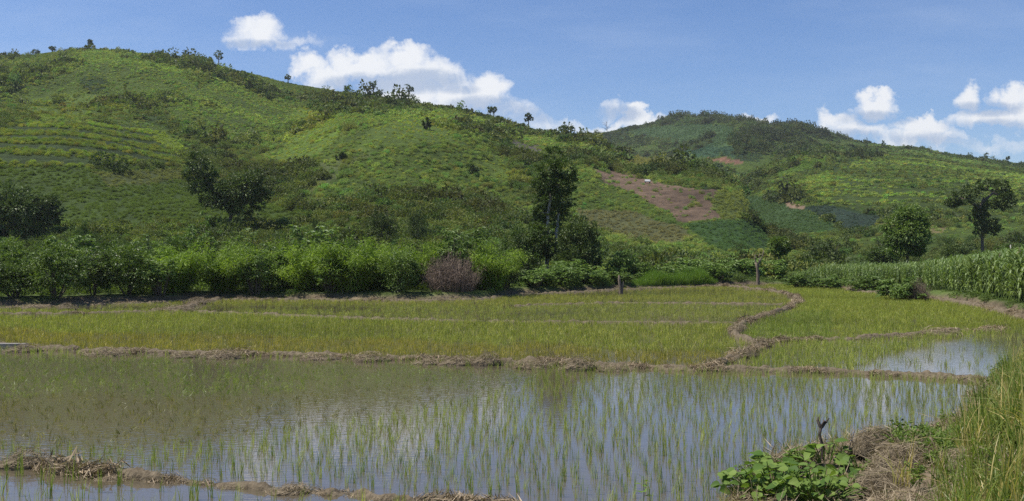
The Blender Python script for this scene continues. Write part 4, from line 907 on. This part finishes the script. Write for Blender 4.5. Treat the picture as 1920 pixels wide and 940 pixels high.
for px, by, bl, lb in [
 (168, 89, [(168, 79, 4, 4), (171, 82, 3, 3)], 'tiny tree on the very top of the nearer hill'),
 (410, 121, [(409, 101, 7, 6), (411, 107, 5, 5)], 'lollipop shaped tree on the ridge below the topmost small cloud'),
 (540, 151, [(540, 145, 5, 4)], 'small bush like tree on the ridge beside the first white cloud'),
 (700, 178, [(700, 157, 6, 5), (697, 164, 5, 5), (703, 166, 4, 4)], 'two lobed tree standing on the ridge against the large cloud'),
 (713, 180, [(713, 174, 6, 4)], 'low tree on the ridge touching the two lobed tree'),
 (766, 187, [(764, 163, 5, 5), (770, 169, 5, 5), (763, 175, 5, 5), (768, 183, 9, 5)], 'tall gappy tree on the ridge against the large cloud'),
 (919, 216, [(919, 206, 4, 6)], 'slimmer of two touching trees on the ridge after the cloud'),
 (926, 217, [(926, 206, 4, 6)], 'rounder of two touching trees on the ridge after the cloud'),
 (991, 236, [(990, 217, 5, 5), (995, 222, 4, 4), (988, 224, 4, 3)], 'crooked lone tree low on the nearer ridge'),
 (1056, 246, [(1056, 241, 7, 5)], 'squat dark tree near the end of the nearer ridge'),
 (1071, 247, [(1071, 240, 4, 2)], 'flat topped little tree at the end of the nearer ridge'),
 (1293, 216, [(1291, 212, 5, 4)], 'small tree on the summit of the farther hill'),
 (1850, 299, [(1850, 291, 4, 5)], 'small dark tree on the farther ridge near the frame edge'),
 (1890, 303, [(1890, 297, 3, 3)], 'tiny tree on the farther ridge nearest to the frame edge'),
 (1571, 274, [(1571, 268, 4, 5)], 'small pointed dark tree on the farther hillside under the cloud'),
 (1657, 280, [(1657, 272, 3, 8)], 'thin upright tree on the farther hillside just below its ridge'),
 (650, 170, [(650, 165, 5, 3)], 'low round tree on the nearer ridge between cloud towers'),
 (883, 325, [(883, 318, 10, 9)], 'dark round tree on the middle slope below the bare grey patch'),
 (640, 300, [(640, 294, 8, 5)], 'dark small tree on the pale shoulder of the nearer hill'),
 (66, 103, [(66, 98, 6, 4)], 'low dark tree on the nearer ridge, first from the frame edge'),
 (98, 97, [(98, 91, 5, 4)], 'low dark tree on the nearer ridge, just before the hilltop')]:
    tree('lone_tree', lb, px, by, None, [[(px, by), (px, (by + bl[0][1]) / 2), (bl[0][0], bl[0][1])]], bl, 260 + 220 * len(bl), .55, .36, M['darktree'], tr=.28, group=GR)
def bare_tree(px, by, top, w, label, Y=None, m='deadwood', group=None):
    if Y is None: x, Y, z = at(px, by)
    else: x = (px - 960) / F * Y; z = float(farz(np.array([x]), np.array([float(Y)]))[0])
    s = Y / F; H = (by - top) * s; e = empty('bare_tree', (x, Y, z)); tag(e, label, 'dead tree', group); t = MB(); b = MB()
    tube(t, [(0, 0, -.3), (.02 * H, 0, H * .35), (-.02 * H, 0, H * .7), (0, 0, H)], [.05 * s / .2 + .03, .04 * s / .2 + .02, .03, .015], 6); obj('trunk', t.build('trunk', M[m]), e)
    for i in range(12):
        z0_ = rng.uniform(.4, .95) * H; a = rng.uniform(0, 6.28); l = w * s * .5 * rng.uniform(.6, 1.1)
        tube(b, [(0, 0, z0_), (l * .5 * math.cos(a), l * .5 * math.sin(a), z0_ + .1 * H), (l * math.cos(a), l * math.sin(a), z0_ + .14 * H)], [.07 * s / .2, .05 * s / .2, .02 * s / .2], 4)
    obj('branch', b.build('branch', M[m]), e)
bare_tree(1138, 262, 229, 20, 'bare dead tree at the saddle between the two hills')
bare_tree(1180, 305, 278, 5, 'bare thin trunk on the olive slope above the brown field')
bare_tree(1229, 305, 284, 5, 'bare thin trunk farther along the olive slope above the brown field')

# ------------------------------------------------------------------ undergrowth between thicket, fields and maize
n = 26000; Y = np.sqrt(rng.uniform(38 ** 2, 118 ** 2, n)); px = rng.uniform(-160, 2080, n); X = (px - 960) / F * Y
d = Y - yfar(X, Y); k = (d > .5) & ~((px > 1450) & (d > 3.0) & (Y < 105)) & ~((px > 1180) & (px < 1350) & (d < 2.4))
k &= rng.random(n) < np.where(d < 3, np.where(px < 990, .4 * (fbm(X / 3, Y / 3, 2) > -.1), .9), .75); X, Y, px, d = X[k], Y[k], px[k], d[k]; n = len(X)
Z = np.where(Y < 90, nearz(X, Y), farz(X, Y)); s = np.exp(rng.normal(-.75, .3, n)) * (1 + .35 * sstep(4, 15, d)) * np.where(px > 1400, .6, 1) * np.where((px < 990) & (d < 3), .6, 1)
br = np.exp(rng.normal(0, .2, n)) * (1 + .4 * fbm(X / 8, Y / 8, 3)); tint = br[:, None] * np.array([.72, .78, .75])
UG = []
for _ in range(6):
    mb = MB(); m = 130; dd = sph(m); dd[:, 2] = np.abs(dd[:, 2]); P_ = dd * rng.uniform(.4, 1, (m, 1)) * [.9, .9, .95]; D = unit(dd + sph(m) * .8 + [0, 0, -.2]); leaves(mb, P_, D, .34 * rng.uniform(.5, 1.3, m), .13, .3, rng.random(m)); UG.append(mb.build('undergrowth', M['shrub']))
scatter('undergrowth', np.stack([X, Y, Z - .1], -1), rng.uniform(0, 6.28, n), s, rng.integers(0, 6, n), tint, UG, 'tangled low green undergrowth behind the paddies and the thicket', 'undergrowth')
# bright grass patch at the paddy edge
def gtuft(n, sp, w, lean, mt): 
    mb = MB(); B = np.zeros((n, 3)); B[:, :2] = rng.normal(0, sp, (n, 2)); a = rng.uniform(0, 6.28, n); l = np.abs(rng.normal(0, lean, n)) + .05
    blades(mb, B, rng.uniform(.5, 1.1, n), np.stack([np.cos(a) * l, np.sin(a) * l], -1), w, 5, rng.random(n) ** 1.4); return mb.build('grass_tuft', mt)
GTF = [gtuft(16, .10, .022, .45, M['grass']) for _ in range(6)]
n = 2600; px = rng.uniform(1185, 1345, n); Y = np.array([yf(p) for p in px]) + rng.uniform(.3, 3.6, n); X = (px - 960) / F * Y
s = rng.uniform(.35, 1.1, n) * (1 + .5 * fbm(X / 1.2, Y / 1.2, 2)) * np.clip(np.minimum(px - 1180, 1350 - px) / 40, .35, 1); scatter('bright_grass', np.stack([X, Y, nearz(X, Y)], -1), rng.uniform(0, 6.28, n), s, rng.integers(0, 6, n), np.ones((n, 3)) * [.95, 1.15, .7] * rng.uniform(.8, 1.1, (n, 1)), GTF, 'patch of bright green grass at the paddy edge beyond the grey stake stump', 'grass')

# ------------------------------------------------------------------ maize
def maizemesh(seed, mt, tassel):
    f = MB(); s = MB(); t = MB(); H = rng.uniform(1.9, 2.4); nl = 15
    tube(s, [(0, 0, -.05), (rng.normal(0, .03), rng.normal(0, .03), H * .5), (rng.normal(0, .06), rng.normal(0, .06), H)], [.022, .018, .008], 5)
    for i in range(nl):
        z = .25 + (H - .35) * i / nl; az = (i % 2) * math.pi + seed + rng.normal(0, .35); L = .95 * (1 - .35 * abs(i / nl - .45)) * rng.uniform(.8, 1.1)
        t_ = np.linspace(0, 1, 7); r = L * (.62 * t_ - .05 * t_ ** 3); zz = z + L * (1.0 * t_ - .95 * t_ ** 2.6 * rng.uniform(.5, 1.2))
        C_ = np.stack([r * math.cos(az), r * math.sin(az), zz], -1); w = .042 * np.sin(np.pi * np.clip(t_ * .93 + .07, 0, 1)) ** .7 + .003; S_ = np.array([-math.sin(az), math.cos(az), .15])
        V = np.stack([C_ - S_ * w[:, None], C_ + S_ * w[:, None]], 1).reshape(-1, 3); j = np.arange(6) * 2; f.add(V, np.stack([j, j + 1, j + 3, j + 2], -1), a=rng.random() if i > 3 else .9)
    if tassel:
        m = 9; a = rng.uniform(0, 6.28, m); blades(t, np.tile([[0, 0, H - .02]], (m, 1)).astype(float), rng.uniform(.2, .34, m), np.stack([np.cos(a), np.sin(a)], -1) * .35, .02, 3, rng.random(m))
    return f, s, t, mt
def maizeparts(i, tas):
    f, s, t, mt = maizemesh(i * 1.3, None, tas); r = [('leaves', f.build('leaves', M['maize'])), ('stalk', s.build('stalk', M['maize']))]
    if tas: r.append(('tassel', t.build('tassel', M['tassel'])))
    return r
MZ = [maizeparts(i, i == 0) for i in range(6)]
def maizeone(i):
    f, s, t, mt = maizemesh(i * 1.3, None, False); f.V += s.V; f.Q += [q + f.n for q in s.Q]; f.T += [q + f.n for q in s.T]; f.a += s.a; return f.build('maize', M['maizeinst'])
MZI = [maizeone(i) for i in range(6)]
n = 24000; Y = np.sqrt(rng.uniform(33 ** 2, 112 ** 2, n)); px = rng.uniform(1430, 2150, n); X = (px - 960) / F * Y
d = Y - yfar(X, Y); k = (d > 1.7 + .5 * fbm(X / 2, Y / 2, 2)) & (rng.random(n) < .75) & ~((px < 1600) & (d < 6 - (px - 1430) / 40)); k &= ~((np.abs(px - 1695) < 45) & (d < 5)); X, Y, px = X[k], Y[k], px[k]; n = len(X)
top = np.interp(px, [1430, 1520, 1700, 1920, 2150], [1.1, 1.3, 1.45, 2.6, 2.6]) + .0; s = top / 2.35 * rng.uniform(.82, 1.1, n)
o_ = np.argsort(Y / s); vis = [j for j in o_ if 1480 < px[j] < 1918][:150]; big = np.zeros(n, bool); big[vis] = True
for j in vis:
    pr = MZ[int(rng.integers(0, 6))]; x, y = X[j], Y[j]; z = float(nearz(x, y))
    e = empty('maize_plant', (x, y, z), float(rng.uniform(0, 6.28)), (s[j],) * 3)
    tag(e, 'tall maize plant with arching leaves in the front rows of the crop along the paddy', 'maize plant', 'maize plants in the front rows')
    for nm, m in pr: obj(nm, m, e)
k = ~big; m = int(k.sum()); tint = np.exp(rng.normal(0, .15, (m, 1))) * np.array([1, 1, 1.])
scatter('maize_crop', np.stack([X, Y, nearz(X, Y)], -1)[k], rng.uniform(0, 6.28, m), s[k], rng.integers(0, 6, m), tint, MZI, 'deep field of green maize behind its front rows', 'maize')

# ------------------------------------------------------------------ stumps, hut, pole, lip
def stump(px, py, z, h, name, label, cols_, cat='stump', m='stumpwood'):
    x, y = flat(px, py, z); e = empty(name, (x, y, z)); tag(e, label, cat)
    for nm, pts, r in cols_:
        mb = MB(); tube(mb, np.array(pts) * h, np.array(r) * h * .55, 9, rough=.10); obj(nm, mb.build(nm, M[m], True), e)
stump(1163, 553, 0, 1.25, 'stake_stump', 'short grey split stump standing in the rice at the far paddy edge', [('trunk', [(.02, 0, -.1), (0, 0, .4), (-.05, 0, .75), (-.07, 0, 1)], [.16, .14, .12, .06]), ('side_stub', [(.08, 0, -.1), (.12, 0, .3), (.15, .02, .68)], [.1, .09, .05])])
stump(1420, 531, .35, 2.5, 'forked_stump', 'forked dead stump with a few leaves at the top of the winding bund', [('trunk', [(.02, 0, -.05), (.02, 0, .22), (0, 0, .45), (-.04, 0, .62)], [.095, .08, .075, .06]), ('branch', [(0, 0, .42), (.06, .02, .62), (.17, .03, .82), (.2, .03, 1)], [.05, .045, .03, .02]), ('branch', [(-.03, 0, .58), (-.08, 0, .75), (-.06, 0, .86)], [.05, .03, .02]), ('branch', [(.05, 0, .6), (.05, -.02, .8), (.08, 0, .9)], [.025, .02, .01])])
x, y, z = at(1214, 344); e = empty('field_hut', (x, y, z)); tag(e, 'tiny pale roofed shelter on posts on the brown field', 'hut'); s = y / F
mb = MB(); w, d_, hh = 5 * s, 4 * s, 4.5 * s
V = [(-w, -d_, hh * .75), (w, -d_, hh * .7), (w, 0, hh * 1.5), (-w, 0, hh * 1.55), (w, d_, hh * .8), (-w, d_, hh * .8)]; V += [(a, b, c - .12) for a, b, c in V]
mb.add(V, [(0, 1, 2, 3), (3, 2, 4, 5), (6, 9, 8, 7), (9, 11, 10, 8), (0, 6, 7, 1), (5, 4, 10, 11), (1, 7, 8, 2), (2, 8, 10, 4), (0, 3, 9, 6), (3, 5, 11, 9)]); obj('roof', mb.build('roof', M['roof']), e)
for a in (-.85, .85):
    for b in (-.8, .8): mb = MB(); tube(mb, [(a * w, b * d_, -.3), (a * w, b * d_, hh * .85)], [.08, .07], 6); obj('post', mb.build('post', M['deadwood']), e)
x = (1895 - 960) / F * 110; z = float(farz(x, 110.)); mb = MB(); tube(mb, [(0, 0, -.3), (.03, 0, 1), (0, 0, 3.6)], [.09, .08, .06], 8)
tag(obj('pole', mb.build('pole', M['palebark'], True), loc=(x, 110, z)), 'thin pale pole standing behind the maize near the ragged tree', 'pole')
x, y = flat(8, 648, .1); mb = MB(); w, d_, h_ = 1.0, .12, .16
V = np.array([(sx_ * w, sy_ * d_, sz_) for sz_ in (-.2, h_) for sx_, sy_ in ((-1, -1), (1, -1), (1, 1), (-1, 1))]); V[4:, :2] *= .97; mb.add(V, [(0, 1, 5, 4), (1, 2, 6, 5), (2, 3, 7, 6), (3, 0, 4, 7), (4, 5, 6, 7)])
tag(obj('concrete_slab', mb.build('concrete_slab', M['concrete']), loc=(x - .3, y, 0)), 'short pale concrete lip at the end of the long bund by the frame edge', 'concrete slab')

# ------------------------------------------------------------------ the near bank
def bankz(x, y): return float(nearz(np.array([x]), np.array([y]))[0])
def onbank(px, py):
    Yq = np.arange(4, 30, .02); Xq = (px - 960) / F * Yq; zr = CAMZ + (HY - py) / F * Yq; h_ = nearz(Xq, Yq); k_ = np.argmax(h_ >= zr); return Xq[k_], Yq[k_], h_[k_]
GT_L = [gtuft(18, .06, .018, .35, M['grass']) for _ in range(5)] + [gtuft(10, .10, .028, .6, M['grass']) for _ in range(3)]
# tall grass: right side of the bank, thinning toward the water
n = 30000; X = rng.uniform(1.5, 17, n); Y = rng.uniform(5.5, 25, n); px = 960 + F * X / Y; Z = nearz(X, Y); ins_ = inpoly(X, Y, BANK); d = dpoly(X, Y, EDGE)
b0 = np.interp(Y, [5, 8, 10, 12, 14, 16, 18, 22, 25], [2.7, 3.2, 4.2, 5.1, 6.0, 7.3, 8.7, 10.9, 12.4]) + .5 * fbm(X, Y, 2); prob = sstep(-.35, .35, X - b0) * np.clip(.30 + .35 * fbm(X * 1.3, Y * 1.3, 3), .04, 1)
prob = np.maximum(prob, .2 * (fbm(X * 1.5 + 7, Y * 1.5, 2) > -.1)); k = ins_ & (rng.random(n) < prob * .8) & (px < 2250); X, Y, Z, b0, d = X[k], Y[k], Z[k], b0[k], d[k]; n = len(X)
s = np.where(X > b0, rng.uniform(.35, 1.05, n) * (.85 + .6 * sstep(.3, 2.4, X - b0)), .3 * rng.uniform(.6, 1.2, n)); dry = rng.random(n) < .30 + .25 * fbm(X * 1.7, Y * 1.7, 2)
tint = np.ones((n, 3)) * rng.uniform(.75, 1.15, (n, 1)); tint[dry] *= [2.2, 1.45, 2.6]
scatter('tall_grass', np.stack([X, Y, Z - .03], -1), rng.uniform(0, 6.28, n), s, rng.integers(0, 8, n), tint, GT_L, 'tall green and partly dry grass covering the near bank', 'grass'); print('bank grass', n)
# short weeds & dry litter on the bank
n = 9000; X = rng.uniform(1.2, 16, n); Y = rng.uniform(5.5, 24, n); ins_ = inpoly(X, Y, BANK); k = ins_ & (rng.random(n) < np.clip(.45 + .8 * fbm(X, Y, 3), .02, 1)); X, Y = X[k], Y[k]; n = len(X); Z = nearz(X, Y)
LIT2 = []
for _ in range(4):
    mb = MB(); m = 60; dd = sph(m); dd[:, 2] = np.abs(dd[:, 2]) * .5; D = unit(np.cross(dd, sph(m)) + .3 * sph(m)); D[:, 2] *= .5; leaves(mb, dd * rng.uniform(.2, 1, (m, 1)) * .6, D, rng.uniform(.3, 1.1, m), .03, .1, rng.random(m)); LIT2.append(mb.build('litter', M['strawinst']))
scatter('bank_litter', np.stack([X, Y, Z], -1), rng.uniform(0, 6.28, n), rng.uniform(.16, .36, n), rng.integers(0, 4, n), np.ones((n, 3)) * rng.uniform(.75, 1.25, (n, 1)), LIT2, 'dry stalks and dead leaves lying on the near bank', 'dry litter')
n = 5200; X = rng.uniform(1.2, 16, n); Y = rng.uniform(5.5, 24, n); ins_ = inpoly(X, Y, BANK); b0 = np.interp(Y, [5, 10, 14, 18, 25], [3.6, 4.9, 6.4, 8.7, 12.5]); k = ins_ & (rng.random(n) < np.where(X > b0 - .2, .75, .18 * (fbm(X, Y, 3) > 0))); X, Y = X[k], Y[k]; n = len(X); Z = nearz(X, Y)
WD = []
for _ in range(5):
    mb = MB(); 
    for st_ in range(4):
        a = rng.uniform(0, 6.28); tip = np.array([math.cos(a) * .4, math.sin(a) * .4, rng.uniform(.6, 1.1)]); m = 16; t_ = rng.uniform(.15, 1, m)[:, None]; D = sph(m); D[:, 2] = D[:, 2] * .4 + .1; leaves(mb, tip * t_, D, rng.uniform(.16, .32, m), .11, .3, rng.random(m)); tube(mb, [(0, 0, -.05), tip * .5, tip], [.012, .01, .005], 4, a=.2)
    WD.append(mb.build('weed', M['shrub']))
scatter('bank_weeds', np.stack([X, Y, Z], -1), rng.uniform(0, 6.28, n), rng.uniform(.13, .34, n), rng.integers(0, 5, n), np.ones((n, 3)) * [1, 1.05, .9] * rng.uniform(.8, 1.3, (n, 1)), WD, 'small leafy weeds mixed into the grass of the near bank', 'weeds')

def heartleaf(mb, P, D, L, a, curl=.15):
    """broad pointed leaf as a small curved sheet, D = pointing direction"""
    D = unit(np.array(D, float)); up = unit(np.array([0, 0, 1.]) + rng.normal(0, .35, 3)); S = unit(np.cross(D, up)); U = np.cross(S, D)
    ts = np.array([0, .12, .3, .5, .72, .9, 1.0]); ws = np.array([.06, .36, .47, .42, .26, .09, .0]) * L; V = []
    for t, w in zip(ts, ws):
        for q in (-1, -.5, 0, .5, 1): V.append(P + D * (t - .10 * abs(q) * (t < .2)) * L + S * q * w + U * (.22 * w * abs(q) - curl * L * t * t))
    Q = [(i * 5 + j, i * 5 + j + 1, i * 5 + j + 6, i * 5 + j + 5) for i in range(6) for j in range(4)]; mb.add(V, Q, a=a)
def broadweed(px, py, w, h, nl, L, label, name='broad_leaf_weed', cat='plant', group=None):
    x, y, z = onbank(px, py); e = empty(name, (x, y, z)); tag(e, label, cat, group); f = MB(); s = MB(); 
    for i in range(nl):
        a = rng.uniform(0, 6.28); r = math.sqrt(rng.random()); c = np.array([r * w * math.cos(a), r * w * math.sin(a), h * (.25 + .75 * rng.random()) * (1 - .4 * r)])
        heartleaf(f, c, (math.cos(a + rng.normal(0, .6)), math.sin(a + rng.normal(0, .6)), rng.uniform(-.35, .3)), L * rng.uniform(.35, 1.2), rng.random()); tube(s, [(c[0] * .35, c[1] * .35, -.03), c * [.8, .8, .7], c], [.008, .006, .004], 4)
    obj('leaves', f.build('leaves', M['weed'], True), e); obj('stem', s.build('stem', M['weed']), e)
GW = 'broad leaved weeds on the near bank'
broadweed(1455, 925, .62, .45, 150, .135, 'lush broad leaved weed with the largest leaves at the tip of the bank', group=GW)
broadweed(1530, 935, .5, .40, 110, .125, 'broad leaved weed crowding beside the lush one at the bottom of the photo', group=GW)
broadweed(1400, 930, .35, .28, 28, .16, 'small broad leaved weed at the water line before the lush one', group=GW)
broadweed(1548, 868, .28, .35, 22, .15, 'light green broad leaved weed growing at the foot of the dead stump', group=GW)
broadweed(1590, 905, .2, .28, 14, .17, 'pale star shaped weed on the bare soil of the bank', group=GW)
broadweed(1470, 880, .4, .28, 34, .15, 'leafy weed behind the lush one at the water line', group=GW)
broadweed(1612, 880, .18, .18, 12, .13, 'tiny green weed beside the dry grass heap', group=GW)
x, y = flat(1206, 948); 
e = empty('water_weed', (x, y, -.05)); tag(e, 'small dark leafed weed poking out of the water at the bottom of the photo', 'plant'); f = MB(); s = MB()
for i in range(7): a = i * 2.4; z = .16 + .035 * i; heartleaf(f, np.array([.03 * math.cos(a), .03 * math.sin(a), z]), (math.cos(a), math.sin(a), .2), .10 - .006 * i, .2 + .1 * i)
tube(s, [(0, 0, -.05), (.01, 0, .2), (0, 0, .40)], [.006, .005, .003], 5); obj('leaves', f.build('leaves', M['weed'], True), e); obj('stem', s.build('stem', M['weed']), e)
# feathery bright mat
x, y, z = onbank(1765, 838); e = empty('feathery_weed', (x, y, z)); tag(e, 'bright green feathery low weed between the grass and the dry heap', 'plant'); f = MB()
for i in range(110):
    a = rng.uniform(0, 6.28); r = math.sqrt(rng.random()); b = np.array([r * .75 * math.cos(a), r * .5 * math.sin(a), .02]); l = rng.uniform(.2, .38); dr = np.array([math.cos(a + rng.normal(0, .8)) * .6, math.sin(a + rng.normal(0, .8)) * .6, .8]); t_ = np.linspace(.15, 1, 12)
    c = b + dr * (l * t_)[:, None] - np.array([0, 0, 1]) * (.35 * l * t_ ** 2)[:, None]
    for sg in (-1, 1):
        sd = np.cross(dr, [0, 0, 1]) * sg; leaves(f, c, np.tile(sd + dr * .5, (12, 1)) + rng.normal(0, .1, (12, 3)), .085 * (1.15 - t_), .02, .1, rng.random(12))
obj('leaves', f.build('leaves', M['weed']), e)
# dry grass heaps on the bank
def bankheap(px, py, w, h, label):
    x, y, z = onbank(px, py); e = empty('dry_grass_heap', (x, y, z - .02), float(rng.uniform(0, 6)), (w, w * .9, h * 2)); tag(e, label, 'dry grass heap', 'dry grass heaps on the near bank')
    i = int(rng.integers(0, 4)); obj('stalks', BH[i % 2], e); obj('soil_clod', HEAPS[i][1], e)
BH = [heapmesh(i + 9, 1500, .34, .009) for i in range(2)]
bankheap(1640, 845, .75, .34, 'rounded grey dry grass heap at the waterside top of the bare bank'); bankheap(1690, 878, 1.0, .34, 'widest brown dry grass heap in the middle of the bare bank')
bankheap(1790, 808, .6, .26, 'small dry grass heap at the water edge beside the feathery weed'); bankheap(1655, 915, .8, .22, 'low dry grass heap at the bottom of the photo on bare soil'); bankheap(1830, 870, .9, .2, 'dry grass heap half hidden in the tall grass')
# dead stumps
x, y, z = onbank(1540, 868)
e = empty('dead_stump', (x, y, z)); tag(e, 'charred dead stump with gnarled tip and side sticks at the water edge', 'stump')
for nm, pts, r in [('trunk', [(0, 0, -.1), (.02, 0, .18), (-.02, 0, .34), (0, 0, .48)], [.045, .035, .03, .035]), ('branch', [(0, 0, .44), (.05, 0, .50), (.10, 0, .56)], [.03, .03, .012]), ('branch', [(-.01, 0, .45), (-.05, 0, .53), (-.03, .02, .57)], [.028, .024, .01]),
                   ('branch', [(0, 0, .46), (.03, -.02, .53), (.07, -.02, .50)], [.02, .016, .008]), ('side_stick', [(-.14, .02, -.1), (-.12, .02, .12), (-.13, .02, .25)], [.02, .018, .012]), ('side_stick', [(-.13, 0, -.05), (-.04, 0, .12), (.02, 0, .2)], [.018, .015, .01])]:
    mb = MB(); tube(mb, pts, np.array(r) * .62, 8, rough=.22); obj(nm, mb.build(nm, M['deadwood'], True), e)
x, y, z = onbank(1588, 872); e = empty('thin_stick', (x, y, z)); tag(e, 'thin slanting dry stick just beyond the charred stump', 'stick'); mb = MB(); tube(mb, [(0, 0, -.05), (.03, 0, .2), (.10, 0, .42)], [.008, .007, .003], 5); obj('stick', mb.build('stick', M['deadwood']), e)

# ------------------------------------------------------------------ air
m, nt = mat('air'); out = N(nt, 'ShaderNodeOutputMaterial'); pv = N(nt, 'ShaderNodeVolumePrincipled'); pv.inputs['Density'].default_value = .00011; pv.inputs['Color'].default_value = (.93, .96, 1, 1); pv.inputs['Anisotropy'].default_value = .3
nt.links.new(pv.outputs[0], out.inputs['Volume'])
a0, b0_, z0_, a1, b1, z1_ = -5100, -5100, -2.0, 5100, 5100, 190
V = [(x, y, z) for z in (z0_, z1_) for x, y in ((a0, b0_), (a1, b0_), (a1, b1), (a0, b1))]
hz_ = obj('haze', mesh('haze', V, [[(0, 3, 2, 1), (4, 5, 6, 7), (0, 1, 5, 4), (1, 2, 6, 5), (2, 3, 7, 6), (3, 0, 4, 7)]], m)); tag(hz_, 'thin pale summer haze over the valley and hills', 'haze', kind='stuff')
